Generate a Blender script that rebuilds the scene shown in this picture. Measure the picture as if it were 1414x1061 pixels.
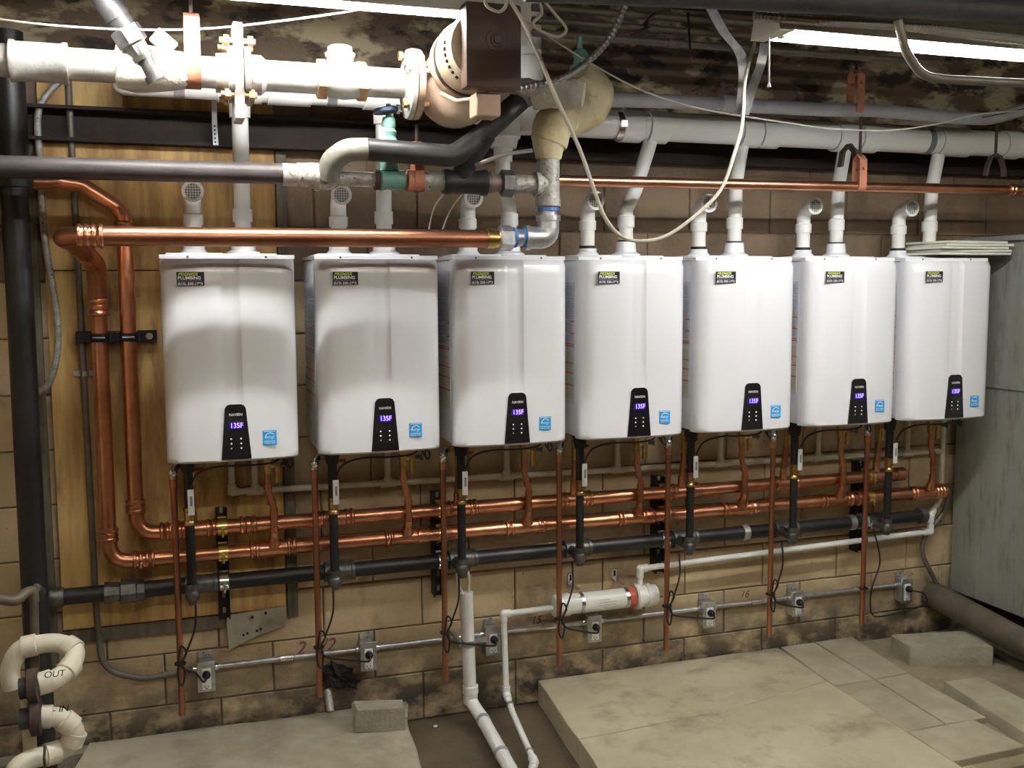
import bpy, bmesh, math, random
from mathutils import Vector, Matrix
random.seed(7)
PI = math.pi
sc = bpy.context.scene
for o in list(bpy.data.objects): bpy.data.objects.remove(o)
col = sc.collection
V = Vector

# ---------------------------------------------------------------- camera, world, exposure
CAM = V((0.0371, -3.9369, 1.7891))
CR = V((0.94717334, -0.32068879, -0.00462138)); CU = V((0.03617749, 0.09251284, 0.99505405)); CF = V((0.31867515, 0.94265586, -0.09922741))
cd = bpy.data.cameras.new('camera'); cam = bpy.data.objects.new('camera', cd); col.objects.link(cam)
cd.sensor_width = 36; cd.lens = 1400 / 1414 * 36; cd.clip_start = .05
m = Matrix.Identity(4)
for i, a in enumerate((CR, CU, -CF)):
    for j in range(3): m[j][i] = a[j]
for j in range(3): m[j][3] = CAM[j]
cam.matrix_world = m
sc.camera = cam
w = bpy.data.worlds.new('world'); sc.world = w; w.use_nodes = True
w.node_tree.nodes['Background'].inputs[0].default_value = (.9, .95, 1, 1)
w.node_tree.nodes['Background'].inputs[1].default_value = .02
sc.view_settings.view_transform = 'Standard'; sc.view_settings.look = 'None'
sc.view_settings.exposure = 1.3; sc.view_settings.gamma = 1; sc.view_settings.use_curve_mapping = False
TUBE = 56.0      # strength of the fluorescent tubes over the pipes
TUBE_FILL = 26.0  # dimmer tubes of the added fill row, out of view

def at(px, py, y):
    "point of the room seen at pixel px,py that lies y metres in front of the back wall"
    d = CF + CR * ((px - 707) / 1400) - CU * ((py - 530.5) / 1400)
    return CAM + d * ((y - CAM.y) / d.y)

# ---------------------------------------------------------------- materials
MATS = {}
def mat(name, c, rough=.5, metal=0.0, c2=None, scale=8.0, stretch=(1, 1, 1), lo=.35, hi=.65, bump=0.0, bscale=40., coat=0.0, emit=None, es=1., detail=5, spots=None, zsoil=None, objrand=0.0, noise2=None):
    if name in MATS: return MATS[name]
    m = bpy.data.materials.new(name); m.use_nodes = True
    nt = m.node_tree; N = nt.nodes; L = nt.links; b = N['Principled BSDF']
    b.inputs['Roughness'].default_value = rough; b.inputs['Metallic'].default_value = metal
    b.inputs['Base Color'].default_value = (*c, 1)
    if coat: b.inputs['Coat Weight'].default_value = coat; b.inputs['Coat Roughness'].default_value = .08
    geo = N.new('ShaderNodeNewGeometry')
    def noise(s, st=(1, 1, 1), det=detail, rough_=.6):
        mp = N.new('ShaderNodeMapping'); mp.inputs['Scale'].default_value = st
        L.new(geo.outputs['Position'], mp.inputs['Vector'])
        n = N.new('ShaderNodeTexNoise'); n.inputs['Scale'].default_value = s; n.inputs['Detail'].default_value = det; n.inputs['Roughness'].default_value = rough_
        L.new(mp.outputs[0], n.inputs['Vector']); return n.outputs['Fac']
    def ramp(f, a, b_):
        r = N.new('ShaderNodeMapRange'); r.inputs['From Min'].default_value = a; r.inputs['From Max'].default_value = b_
        L.new(f, r.inputs['Value']); return r.outputs[0]
    def mix(f, A, B):
        x = N.new('ShaderNodeMix'); x.data_type = 'RGBA'
        L.new(f, x.inputs['Factor'])
        for s, v in ((x.inputs[6], A), (x.inputs[7], B)):
            if isinstance(v, tuple): s.default_value = (*v, 1)
            else: L.new(v, s)
        return x.outputs[2]
    cur = c
    if c2: cur = mix(ramp(noise(scale, stretch), lo, hi), c, c2)
    if noise2:                      # (colour, scale, stretch, lo, hi)
        cur = mix(ramp(noise(noise2[1], noise2[2]), noise2[3], noise2[4]), cur, noise2[0])
    if spots: cur = mix(ramp(noise(spots[1], det=3, rough_=.7), spots[2], spots[2] + .05), cur, spots[0])
    if zsoil:                       # (colour, z0, z1): ragged grime creeping up from the floor
        sp = N.new('ShaderNodeSeparateXYZ'); L.new(geo.outputs['Position'], sp.inputs[0])
        r = N.new('ShaderNodeMapRange'); r.inputs['From Min'].default_value = zsoil[2]; r.inputs['From Max'].default_value = zsoil[1]; L.new(sp.outputs[2], r.inputs['Value'])
        mul = N.new('ShaderNodeMath'); mul.operation = 'MULTIPLY'; L.new(r.outputs[0], mul.inputs[0]); L.new(ramp(noise(7, (1, 1, 1.4)), .32, .55), mul.inputs[1])
        cur = mix(mul.outputs[0], cur, zsoil[0])
    if objrand and not isinstance(cur, tuple):
        oi = N.new('ShaderNodeObjectInfo'); mr = N.new('ShaderNodeMapRange'); mr.inputs['To Min'].default_value = 1 - objrand; mr.inputs['To Max'].default_value = 1 + objrand * .5
        L.new(oi.outputs['Random'], mr.inputs['Value']); vm = N.new('ShaderNodeVectorMath'); vm.operation = 'SCALE'
        L.new(cur, vm.inputs[0]); L.new(mr.outputs[0], vm.inputs['Scale']); cur = vm.outputs[0]
    if not isinstance(cur, tuple): L.new(cur, b.inputs['Base Color'])
    if bump:
        bp = N.new('ShaderNodeBump'); bp.inputs['Strength'].default_value = bump; bp.inputs['Distance'].default_value = .01
        L.new(noise(bscale, det=6), bp.inputs['Height']); L.new(bp.outputs[0], b.inputs['Normal'])
    if emit: b.inputs['Emission Color'].default_value = (*emit, 1); b.inputs['Emission Strength'].default_value = es
    MATS[name] = m; return m

M_block = mat('painted_block', (.60, .47, .295), .66, c2=(.47, .35, .205), scale=2.6, bump=.35, bscale=55, zsoil=((.06, .048, .034), .10, .46), objrand=.08,
              noise2=((.15, .11, .07), 4.5, (1, 1, .6), .55, .78), spots=((.06, .045, .03), 34, .69))
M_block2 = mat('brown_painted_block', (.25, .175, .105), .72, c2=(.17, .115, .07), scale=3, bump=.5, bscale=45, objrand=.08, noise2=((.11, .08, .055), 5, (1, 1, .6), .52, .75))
M_mortar = mat('mortar', (.27, .20, .12), .9, c2=(.13, .10, .07), scale=20, bump=.4, bscale=80)
M_ply = mat('plywood', (.64, .43, .16), .62, c2=(.34, .18, .055), scale=6.0, stretch=(2.2, 1, .28), lo=.42, hi=.66, bump=.08, bscale=30,
            noise2=((.15, .08, .03), 4.0, (2.2, 1, .6), .54, .70))
M_gwood = mat('weathered_grey_wood', (.17, .15, .11), .85, c2=(.10, .085, .06), scale=14, stretch=(3, 1, .4), bump=.3)
M_dwood = mat('dark_steel_beam', (.016, .011, .009), .8, c2=(.03, .016, .011), scale=9, bump=.3)
M_flaky = mat('flaking_painted_concrete', (.17, .12, .08), .85, c2=(.48, .41, .27), scale=3.6, stretch=(1, 1, 2.2), lo=.51, hi=.59, bump=.6, bscale=28,
              noise2=((.05, .036, .028), 6, (1, 1, 2), .52, .60))
M_ceil = mat('sooty_ceiling', (.07, .055, .045), .9, c2=(.04, .03, .026), scale=6, bump=.3)
M_floor = mat('damp_concrete_floor', (.13, .10, .062), .35, c2=(.075, .057, .036), scale=3.5, bump=.15, bscale=60)
M_slab = mat('pale_concrete_slab', (.49, .44, .31), .8, c2=(.38, .33, .225), scale=2.2, bump=.3, bscale=70, noise2=((.22, .175, .11), 5, (1, 1, 1), .52, .78), spots=((.13, .10, .07), 30, .74))
M_paver = mat('concrete_paver', (.41, .365, .265), .85, c2=(.32, .28, .195), scale=6, bump=.25, bscale=90, spots=((.16, .13, .10), 40, .72), objrand=.1)
M_grey = mat('grey_block', (.36, .325, .25), .88, c2=(.26, .23, .17), scale=9, bump=.6, bscale=60, objrand=.06)
M_copper = mat('copper', (.76, .37, .22), .30, 1.0, c2=(.50, .21, .115), scale=7, lo=.35, hi=.7, bump=.02, bscale=20)
M_copper2 = mat('aged_copper', (.52, .24, .14), .36, 1.0, c2=(.34, .145, .085), scale=5, lo=.35, hi=.7, bump=.03, bscale=20)
M_blackpipe = mat('black_iron', (.010, .010, .011), .42, 0.0, c2=(.018, .018, .018), scale=10, bump=.05, bscale=30)
M_iron = mat('malleable_iron', (.17, .165, .16), .42, .7, c2=(.09, .085, .08), scale=30, bump=.15, bscale=80)
M_darkpipe = mat('old_grey_brown_pipe', (.070, .058, .058), .5, .1, c2=(.042, .033, .033), scale=8, bump=.1)
M_galv = mat('galvanised', (.62, .63, .64), .34, .85, c2=(.42, .43, .44), scale=35, bump=.1, bscale=60)
M_galvold = mat('speckled_galvanised', (.48, .47, .44), .55, .4, c2=(.28, .26, .22), scale=40, bump=.3, bscale=70, spots=((.10, .08, .06), 70, .60))
M_zinc = mat('bright_zinc', (.75, .76, .77), .25, 1.0)
M_pvc = mat('white_pvc', (.84, .84, .80), .3, c2=(.78, .78, .74), scale=4)
M_pvc2 = mat('yellowed_pvc', (.76, .72, .60), .35, c2=(.66, .61, .47), scale=8, spots=((.20, .17, .12), 25, .70))
M_pvcline = mat('grey_joint_glue', (.36, .38, .40), .4)
M_enamel = mat('white_enamel', (.80, .805, .83), .22, coat=.5)
M_case = mat('white_casing', (.74, .75, .78), .3)
M_panel = mat('gloss_black', (.008, .008, .010), .12, coat=.6)
M_led = mat('blue_digits', (.02, .01, .3), .4, emit=(.12, .07, 1.0), es=5)
M_ledglow = mat('blue_display_field', (.01, .005, .08), .3, emit=(.02, .008, .5), es=.05)
M_whiteink = mat('white_ink', (.85, .85, .85), .5)
M_yellowink = mat('yellow_green_ink', (.55, .62, .10), .5)
M_purpleink = mat('violet_ink', (.30, .28, .55), .5)
M_sticker = mat('black_sticker', (.010, .010, .014), .35)
M_bluelab = mat('blue_label', (.02, .33, .72), .4)
M_orangeink = mat('orange_ink', (.65, .17, .05), .5)
M_greyink = mat('grey_ink', (.28, .28, .33), .5)
M_ylabel = mat('pale_yellow_label', (.68, .64, .48), .5)
M_black = mat('black_rubber', (.014, .013, .013), .45, c2=(.03, .028, .026), scale=14, bump=.08)
M_cord = mat('black_cord', (.012, .011, .011), .4)
M_brass = mat('brass', (.72, .50, .20), .28, 1.0, c2=(.50, .36, .15), scale=30)
M_gold = mat('yellow_zinc', (.80, .62, .25), .28, 1.0)
M_strut = mat('dark_strut_channel', (.022, .020, .020), .4, .5)
M_hole = mat('slot_dark', (.004, .004, .004), .9)
M_rust = mat('rusty_orange_strap', (.52, .22, .13), .7, c2=(.36, .13, .07), scale=18, bump=.2)
M_rustd = mat('dark_rust', (.085, .055, .042), .8, c2=(.05, .032, .024), scale=25, bump=.3)
M_green = mat('verdigris_bronze', (.12, .36, .31), .55, .2, c2=(.22, .27, .20), scale=22, bump=.2)
M_plaster = mat('white_plaster_wrap', (.72, .69, .60), .9, c2=(.56, .52, .42), scale=14, bump=.9, bscale=38)
M_wrap = mat('cream_insulation_wrap', (.66, .58, .38), .8, c2=(.47, .35, .17), scale=6, lo=.4, hi=.66, bump=.6, bscale=16)
M_white = mat('bright_painted_pipe', (.62, .61, .58), .4, .15, c2=(.36, .34, .31), scale=9, bump=.2, bscale=40)
M_pump = mat('old_pump_paint', (.60, .46, .34), .5, .1, c2=(.42, .24, .14), scale=5, lo=.4, hi=.7, bump=.12)
M_motor = mat('brown_motor_cap', (.085, .043, .024), .5, .1, c2=(.07, .036, .024), scale=8, bump=.1)
M_bolt = mat('rusty_yellow_bolt', (.60, .42, .20), .55, .3, c2=(.35, .18, .08), scale=40)
M_flangem = mat('rusted_white_flange', (.50, .48, .44), .6, .2, c2=(.16, .12, .10), scale=12, lo=.45, hi=.65, bump=.3)
M_bluetape = mat('blue_sealant', (.06, .17, .42), .5)
M_cable = mat('white_cable', (.52, .47, .39), .5)
M_armor = mat('armoured_cable', (.33, .31, .29), .4, .6)
M_duct = mat('galvanised_duct_sheet', (.33, .335, .30), .55, .2, c2=(.25, .255, .22), scale=5, stretch=(1, 2, .35), lo=.3, hi=.7, bump=.15, bscale=18,
             noise2=((.15, .15, .12), 14, (1, 2, .4), .52, .80))
M_jacket = mat('grey_pipe_jacket', (.47, .48, .51), .5, c2=(.37, .38, .41), scale=12, bump=.15, bscale=60)
M_dirtypipe = mat('dirty_brown_pipe', (.14, .115, .08), .5, c2=(.085, .07, .05), scale=8, bump=.2)
M_conduit = mat('dull_conduit', (.20, .18, .145), .5, .4, c2=(.14, .12, .09), scale=12)
M_hood = mat('white_lamp_hood', (.62, .60, .52), .5)
M_tube = mat('fluorescent_tube', (.9, .9, .9), .5, emit=(.96, .98, 1.0), es=TUBE)
M_tubefill = mat('fill_tube', (.9, .9, .9), .5, emit=(1.0, .96, .88), es=TUBE_FILL)
M_tissue = mat('white_foam_sheet', (.66, .66, .56), .7)
M_redv = mat('dark_red_handle', (.28, .02, .015), .4)
M_redlab = mat('red_label', (.55, .10, .05), .5)
M_chalk = mat('dark_red_crayon', (.17, .05, .035), .8)
M_soot = mat('black_insulation', (.012, .010, .009), .9, bump=1.0, bscale=40)
M_sheet = mat('bare_tin_sheet', (.38, .35, .28), .6, .2, c2=(.26, .23, .18), scale=12, spots=((.05, .04, .03), 28, .68))
M_socket = mat('white_socket', (.85, .85, .82), .35)

# ---------------------------------------------------------------- mesh helpers
def frames(P):
    T = []
    for i in range(len(P)):
        a = P[max(i - 1, 0)]; b = P[min(i + 1, len(P) - 1)]; t = (b - a)
        T.append(t.normalized() if t.length > 1e-9 else V((0, 0, 1)))
    up = V((0, 0, 1)) if abs(T[0].z) < .9 else V((0, 1, 0))
    n = (up - T[0] * up.dot(T[0])).normalized(); out = [(T[0], n)]
    for i in range(1, len(P)):
        q = T[i - 1].rotation_difference(T[i]); n = q @ n; n = (n - T[i] * n.dot(T[i])).normalized(); out.append((T[i], n))
    return out
def fillet(P, R, k=6):
    if R <= 0 or len(P) < 3: return P
    out = [P[0]]
    for i in range(1, len(P) - 1):
        a, b, c = P[i - 1], P[i], P[i + 1]; u = (a - b); v = (c - b); lu, lv = u.length, v.length
        if lu < 1e-6 or lv < 1e-6: continue
        u.normalize(); v.normalize(); ang = u.angle(v)
        if ang > PI - .02: out.append(b); continue
        d = min(R / math.tan(ang / 2), lu * .49, lv * .49); p = b + u * d; q = b + v * d
        for j in range(k + 1):
            t = j / k; out.append(p * (1 - t) ** 2 + b * 2 * t * (1 - t) + q * t * t)
    out.append(P[-1]); return out
def spline(P, k=6):
    Q = [P[0]] + list(P) + [P[-1]]; out = []
    for i in range(1, len(Q) - 2):
        a, b, c, d = Q[i - 1:i + 3]
        for j in range(k):
            t = j / k; out.append(.5 * ((2 * b) + (c - a) * t + (2 * a - 5 * b + 4 * c - d) * t * t + (3 * b - a - 3 * c + d) * t ** 3))
    out.append(P[-1]); return out
class MB:
    def __init__(s): s.bm = bmesh.new()
    def ring_loft(s, rings, caps=True):
        vs = [[s.bm.verts.new(p) for p in r] for r in rings]; n = len(rings[0])
        for a, b in zip(vs, vs[1:]):
            for i in range(n): s.bm.faces.new((a[i], a[(i + 1) % n], b[(i + 1) % n], b[i]))
        if caps: s.bm.faces.new(vs[0][::-1]); s.bm.faces.new(vs[-1])
        return s
    def tube(s, P, r, n=12, bend=0, smooth=0, caps=True, wob=0):
        P = [V(p) for p in P]
        if smooth: P = spline(P, smooth)
        if bend: P = fillet(P, bend)
        F = frames(P); rr = r if isinstance(r, (list, tuple)) else None; rings = []
        for i, (p, (t, nn)) in enumerate(zip(P, F)):
            bt = t.cross(nn)
            if rr: f = i / (len(P) - 1) * (len(rr) - 1); k = min(int(f), len(rr) - 2); R = rr[k] + (rr[k + 1] - rr[k]) * (f - k)
            else: R = r
            rings.append([p + (nn * math.cos(2 * PI * j / n) + bt * math.sin(2 * PI * j / n)) * R * (1 + (random.uniform(-wob, wob) if wob else 0)) for j in range(n)])
        return s.ring_loft(rings, caps)
    def rev(s, a, d, prof, n=20, caps=True):
        a = V(a); d = V(d).normalized(); up = V((0, 0, 1)) if abs(d.z) < .9 else V((0, 1, 0)); u = (up - d * up.dot(d)).normalized(); v = d.cross(u)
        return s.ring_loft([[a + d * t + (u * math.cos(2 * PI * j / n) + v * math.sin(2 * PI * j / n)) * max(R, 1e-4) for j in range(n)] for t, R in prof], caps)
    def cyl(s, a, b, r, n=16): d = V(b) - V(a); return s.rev(a, d, [(0, r), (d.length, r)], n)
    def band(s, c, d, r, wd, t=.004, n=20):   # a hollow ring round a pipe
        return s.rev(V(c) - V(d).normalized() * wd / 2, d, [(0, r - .002), (0, r + t), (wd, r + t), (wd, r - .002)], n, caps=False)
    def box(s, c, sz, rot=None, bev=0, seg=1):
        g = bmesh.ops.create_cube(s.bm, size=1)['verts']; mt = Matrix.Translation(V(c)) @ (rot.to_4x4() if rot else Matrix.Identity(4)) @ Matrix.Diagonal((*sz, 1))
        bmesh.ops.transform(s.bm, matrix=mt, verts=g)
        if bev:
            es = list({e for v in g for e in v.link_edges}); bmesh.ops.bevel(s.bm, geom=es, offset=bev, segments=seg, affect='EDGES', profile=.6)
        return s
    def bb(s, x0, x1, y0, y1, z0, z1, bev=0, seg=1): return s.box(((x0 + x1) / 2, (y0 + y1) / 2, (z0 + z1) / 2), (x1 - x0, y1 - y0, z1 - z0), None, bev, seg)
    def strap(s, P, wdir, wd, t=.003, bend=0, smooth=0):
        P = [V(p) for p in P]
        if smooth: P = spline(P, smooth)
        if bend: P = fillet(P, bend, 5)
        wdir = V(wdir).normalized(); rings = []
        for i, p in enumerate(P):
            a = P[max(i - 1, 0)]; b = P[min(i + 1, len(P) - 1)]; tt = (b - a).normalized(); nn = tt.cross(wdir).normalized()
            rings.append([p + wdir * wd / 2 + nn * t / 2, p - wdir * wd / 2 + nn * t / 2, p - wdir * wd / 2 - nn * t / 2, p + wdir * wd / 2 - nn * t / 2])
        return s.ring_loft(rings)
    def prism(s, pts, z0, z1):      # plan polygon (x,y) extruded in z
        return s.ring_loft([[V((x, y, z0)) for x, y in pts], [V((x, y, z1)) for x, y in pts]])
    def wallprism(s, pts, y0, y1):  # polygon (x,z) extruded along y
        return s.ring_loft([[V((x, y0, z)) for x, z in pts], [V((x, y1, z)) for x, z in pts]])
    def sphere(s, c, r, sc_=(1, 1, 1), seg=12):
        g = bmesh.ops.create_uvsphere(s.bm, u_segments=seg, v_segments=max(6, seg * 2 // 3), radius=r)['verts']
        bmesh.ops.transform(s.bm, matrix=Matrix.Translation(V(c)) @ Matrix.Diagonal((*sc_, 1)), verts=g); return s
    def jitter(s, a):
        for v in s.bm.verts: v.co += V((random.uniform(-a, a), random.uniform(-a, a), random.uniform(-a, a)))
        return s
    def mesh(s, name, m, off=V((0, 0, 0)), flat=False, ang=38):
        bmesh.ops.recalc_face_normals(s.bm, faces=s.bm.faces)
        me = bpy.data.meshes.new(name)
        if off.length: bmesh.ops.translate(s.bm, verts=s.bm.verts, vec=-off)
        s.bm.to_mesh(me); s.bm.free()
        if m: me.materials.append(m)
        if not flat:
            for p in me.polygons: p.use_smooth = True
            me.set_sharp_from_angle(angle=math.radians(ang))
        return me
ROOT = {}
def link(o, parent=None):
    col.objects.link(o)
    if parent: o.parent = parent; ROOT[o.name] = ROOT.get(parent.name, V((0, 0, 0)))
    return o
def thing(name, label, cat, loc=(0, 0, 0), group=None):
    o = bpy.data.objects.new(name, None); o.empty_display_size = .05; col.objects.link(o); o.location = loc
    ROOT[o.name] = V(loc); o['label'] = label; o['category'] = cat
    if group: o['group'] = group
    return o
def part(name, mb, m, parent, label=None, flat=False, ang=38):
    o = bpy.data.objects.new(name, mb.mesh(name, m, ROOT[parent.name], flat, ang)); link(o, parent)
    if label: o['label'] = label
    return o
def solo(name, mb, m, label, cat, loc=(0, 0, 0), group=None, flat=False):
    o = bpy.data.objects.new(name, mb.mesh(name, m, V(loc), flat)); col.objects.link(o); o.location = loc; ROOT[o.name] = V(loc)
    o['label'] = label; o['category'] = cat
    if group: o['group'] = group
    return o
def struct(name, mb, m, loc=(0, 0, 0), flat=True):
    o = bpy.data.objects.new(name, mb.mesh(name, m, V(loc), flat)); col.objects.link(o); o.location = loc; o['kind'] = 'structure'; ROOT[o.name] = V(loc); return o
def kids(o): return [c for c in o.children]
def dup(src, loc, label, group=None):
    r = src.copy(); col.objects.link(r); r.location = loc; r['label'] = label
    if group: r['group'] = group
    for c in kids(src):
        d = c.copy(); col.objects.link(d); d.parent = r
        for g in kids(c):
            e = g.copy(); col.objects.link(e); e.parent = d
    return r
def lettering(txt, size, x, y, z, m, parent, name='lettering', shear=0, width=None, align='LEFT', facing='front', bold=0):
    cu = bpy.data.curves.new(name, 'FONT'); cu.body = txt; cu.size = size; cu.shear = shear; cu.align_x = align; cu.extrude = .0002; cu.offset = bold
    to = bpy.data.objects.new(name, cu); me = bpy.data.meshes.new_from_object(to); bpy.data.objects.remove(to)
    xs = [v.co.x for v in me.vertices]; k = width / (max(xs) - min(xs)) if width else 1
    for v in me.vertices:
        X, Y_, Z_ = v.co
        v.co = (X * k + x, y - Z_, z + Y_)
    me.materials.clear(); me.materials.append(m)
    o = bpy.data.objects.new(name, me); link(o, parent); return o
ORD = ['leftmost', 'second from left', 'third from left', 'middle', 'third from right', 'second from right', 'rightmost']

# ---------------------------------------------------------------- room
wall = struct('wall_back', MB().bb(-1.2, 4.5, .004, .12, -.02, 2.92), M_mortar)
bk = {}
def blockmesh(wd, hi=.19, bm_=None):
    k = (round(wd, 3), round(hi, 3), bm_.name)
    if k not in bk:
        b = MB(); x0, x1, z0, z1 = -wd / 2, wd / 2, -hi / 2, hi / 2; e = .004
        b.ring_loft([[V((x0, .01, z0)), V((x1, .01, z0)), V((x1, .01, z1)), V((x0, .01, z1))], [V((x0, -.001, z0)), V((x1, -.001, z0)), V((x1, -.001, z1)), V((x0, -.001, z1))],
                     [V((x0 + e, -.005, z0 + e)), V((x1 - e, -.005, z0 + e)), V((x1 - e, -.005, z1 - e)), V((x0 + e, -.005, z1 - e))]])
        bk[k] = b.mesh('block', bm_, flat=True)
    return bk[k]
for r in range(13):
    z0 = r * .2 + .003; h = .1944 if r < 12 else .10
    x = -1.2 + (.0 if r % 2 else -.2) - .024
    xs = []
    while x < 4.5: xs.append(x); x += .4
    for x in xs:
        a, b_ = max(x, -1.2) + .0028, min(x + .4, 4.5) - .0028
        if b_ - a < .05: continue
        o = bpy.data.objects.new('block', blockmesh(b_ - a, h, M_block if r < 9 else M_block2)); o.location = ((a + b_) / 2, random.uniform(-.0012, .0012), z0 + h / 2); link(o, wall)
struct('trim_1', MB().bb(-1.2, 4.5, -.03, .0, 2.50, 2.92), M_flaky)     # flaking concrete bond beam above the blocks
beam = MB().bb(-1.2, 4.5, -.012, -.0052, 2.285, 2.405).bb(-1.2, 4.5, -.075, -.012, 2.285, 2.297).bb(-1.2, 4.5, -.075, -.012, 2.393, 2.405)
struct('trim_2', beam, M_dwood)                                      # rusted steel channel
struct('ceiling', MB().bb(-1.2, 4.5, -6.5, .1, 2.92, 3.0), M_ceil)
struct('wall_left', MB().bb(-1.3, -1.2, -6.5, .1, 0, 2.92), M_block)
struct('wall_right', MB().bb(4.5, 4.6, -6.5, .1, 0, 2.92), M_block)
struct('wall_front', MB().bb(-1.3, 4.6, -6.6, -6.5, 0, 2.92), M_block)
fl = struct('floor', MB().bb(-1.2, 4.5, -6.5, .1, -.1, 0), M_floor)
def edge(pts, j, step=.12):
    out = []
    for a, b in zip(pts, pts[1:] + pts[:1]):
        n = max(1, int((V(b) - V(a)).length / step))
        for i in range(n):
            p = V(a).lerp(V(b), i / n); out.append((p.x + (random.uniform(-j, j) if i else 0), p.y + (random.uniform(-j, j) if i else 0)))
    return out
def slab(pts, z0, z1, j=.006, e=.008):
    b = MB(); P = edge(pts, j); c = V((sum(p[0] for p in P) / len(P), sum(p[1] for p in P) / len(P)))
    def ins(k): return [V(p) + (c - V(p)).normalized() * k for p in P]
    b.ring_loft([[V((x, y, z0)) for x, y in P], [V((x, y, z1 - e)) for x, y in P], [V((q.x, q.y, z1)) for q in ins(e)]]); return b
o = bpy.data.objects.new('raised_slab', slab([(-.30, -.012), (-.37, -.35), (-.5, -1.4), (.75, -1.4), (.86, -.20), (.86, -.15), (.56, -.07), (.25, -.02)], .0, .10).mesh('raised_slab', mat('greyer_slab', (.40, .36, .27), .8, c2=(.30, .265, .19), scale=2.5, bump=.25, bscale=70, noise2=((.19, .16, .115), 4, (1, 1, 1), .5, .75)))); link(o, fl); o['label'] = 'pale raised slab on the left of the wet gutter'
o = bpy.data.objects.new('rubble_ledge', MB().prism([(-1.2, -.008), (-1.2, -.12), (-.31, -.06), (-.28, -.03), (.25, -.03), (.55, -.08), (.87, -.16), (.90, -.04), (.9, -.008)], 0, .085).jitter(.003).mesh('rubble_ledge', M_grey)); link(o, fl)
# big slab on the right, in three pours divided by open cracks
SL = [[(1.475, -.012), (2.66, -.012), (2.63, -.42), (2.08, -.54), (1.425, -.585)],
      [(1.425, -.590), (2.08, -.545), (2.63, -.425), (2.605, -1.2), (2.56, -1.7), (2.02, -1.7), (2.0, -1.05), (1.385, -1.0)], [(1.385, -1.005), (1.995, -1.055), (2.015, -1.7), (1.33, -1.7)]]
for i, p in enumerate(SL):
    o = bpy.data.objects.new('concrete_slab', slab(p, 0, .1, .003, .002 if i else .003).mesh('concrete_slab', M_slab)); link(o, fl)
o = bpy.data.objects.new('low_floor', slab([(2.62, -.01), (4.49, -.01), (4.49, -2.2), (2.95, -2.2), (2.95, -1.25), (2.60, -1.25)], 0, .075, .0).mesh('low_floor', mat('trodden_floor', (.30, .25, .16), .8, c2=(.20, .16, .10), scale=6, bump=.3))); link(o, fl)
PV = [[(2.675, -.012), (2.855, -.012), (2.828, -.475), (2.630, -.475)], [(2.628, -.483), (2.826, -.483), (2.797, -.925), (2.612, -.938)], [(2.610, -.945), (2.925, -.940), (2.935, -1.18), (2.602, -1.19)],
      [(2.863, -.012), (3.07, -.012), (3.01, -.462), (2.836, -.475)], [(2.834, -.483), (3.008, -.470), (2.99, -.935), (2.803, -.928)]]
for p in PV:
    o = bpy.data.objects.new('paver', slab(p, .075 if p[3][1] > -1 else .0, .102 + random.uniform(-.002, .002), .0015, .003).mesh('paver', M_paver)); link(o, fl)
o = bpy.data.objects.new('paver', slab([(3.05, -.64), (3.23, -.645), (3.20, -1.25), (2.96, -1.25)], .0755, .125, .002, .004).mesh('paver', M_paver)); link(o, fl)

# ---------------------------------------------------------------- plywood board and strips on the wall
def ply(x0, x1, z0, z1): return MB().bb(x0, x1, -.026, -.007, z0, z1, .001)
t = thing('plywood_sheet', 'lower big plywood sheet on the wall behind the copper risers', 'plywood', (.03, -.007, .54), 'plywood sheets')
part('board', ply(-.365, .43, .54, 1.838), M_ply, t)
t2 = thing('plywood_sheet', 'upper plywood sheet on the wall behind the leftmost vent pipes', 'plywood', (.03, -.007, 1.84), 'plywood sheets')
part('board', ply(-.365, .43, 1.842, 2.283), M_ply, t2)
t3 = thing('plywood_sheet', 'topmost strip of plywood between the dark beam and the big pipe', 'plywood', (.03, -.007, 2.41), 'plywood sheets')
part('board', ply(-.365, .43, 2.407, 2.60), M_ply, t3)
solo('wood_strip', MB().bb(-.425, -.385, -.03, -.007, .42, 2.28, .002), M_gwood, 'grey weathered upright batten left of the plywood', 'batten', (-.405, -.007, .42), 'battens')
solo('wood_strip', MB().bb(.435, .475, -.03, -.007, .50, 2.28, .002), M_gwood, 'grey weathered upright batten along the right edge of the plywood', 'batten', (.455, -.007, .5), 'battens')
solo('wood_strip', MB().bb(-.37, .20, -.028, -.007, .485, .535, .002), M_gwood, 'grey flat strip under the bottom edge of the plywood', 'batten', (-.1, -.007, .485), 'battens')
sh = thing('tin_sheet', 'bent bare sheet-metal scrap under the plywood with punched holes', 'metal sheet', (.33, -.03, .45))
part('sheet', MB().ring_loft([[V((.205, -.032, .535)), V((.43, -.03, .548)), V((.425, -.035, .47)), V((.33, -.04, .45)), V((.21, -.05, .405))], [V((.205, -.035, .535)), V((.43, -.033, .548)), V((.425, -.038, .47)), V((.33, -.043, .45)), V((.21, -.053, .405))]]), M_sheet, sh, flat=True)
for a in ((.30, .52), (.35, .53), (.28, .46), (.265, .455), (.315, .465), (.33, .47)):
    part('hole', MB().cyl((a[0], -.047, a[1]), (a[0], -.03, a[1]), .0045, 8), M_hole, sh)

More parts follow.
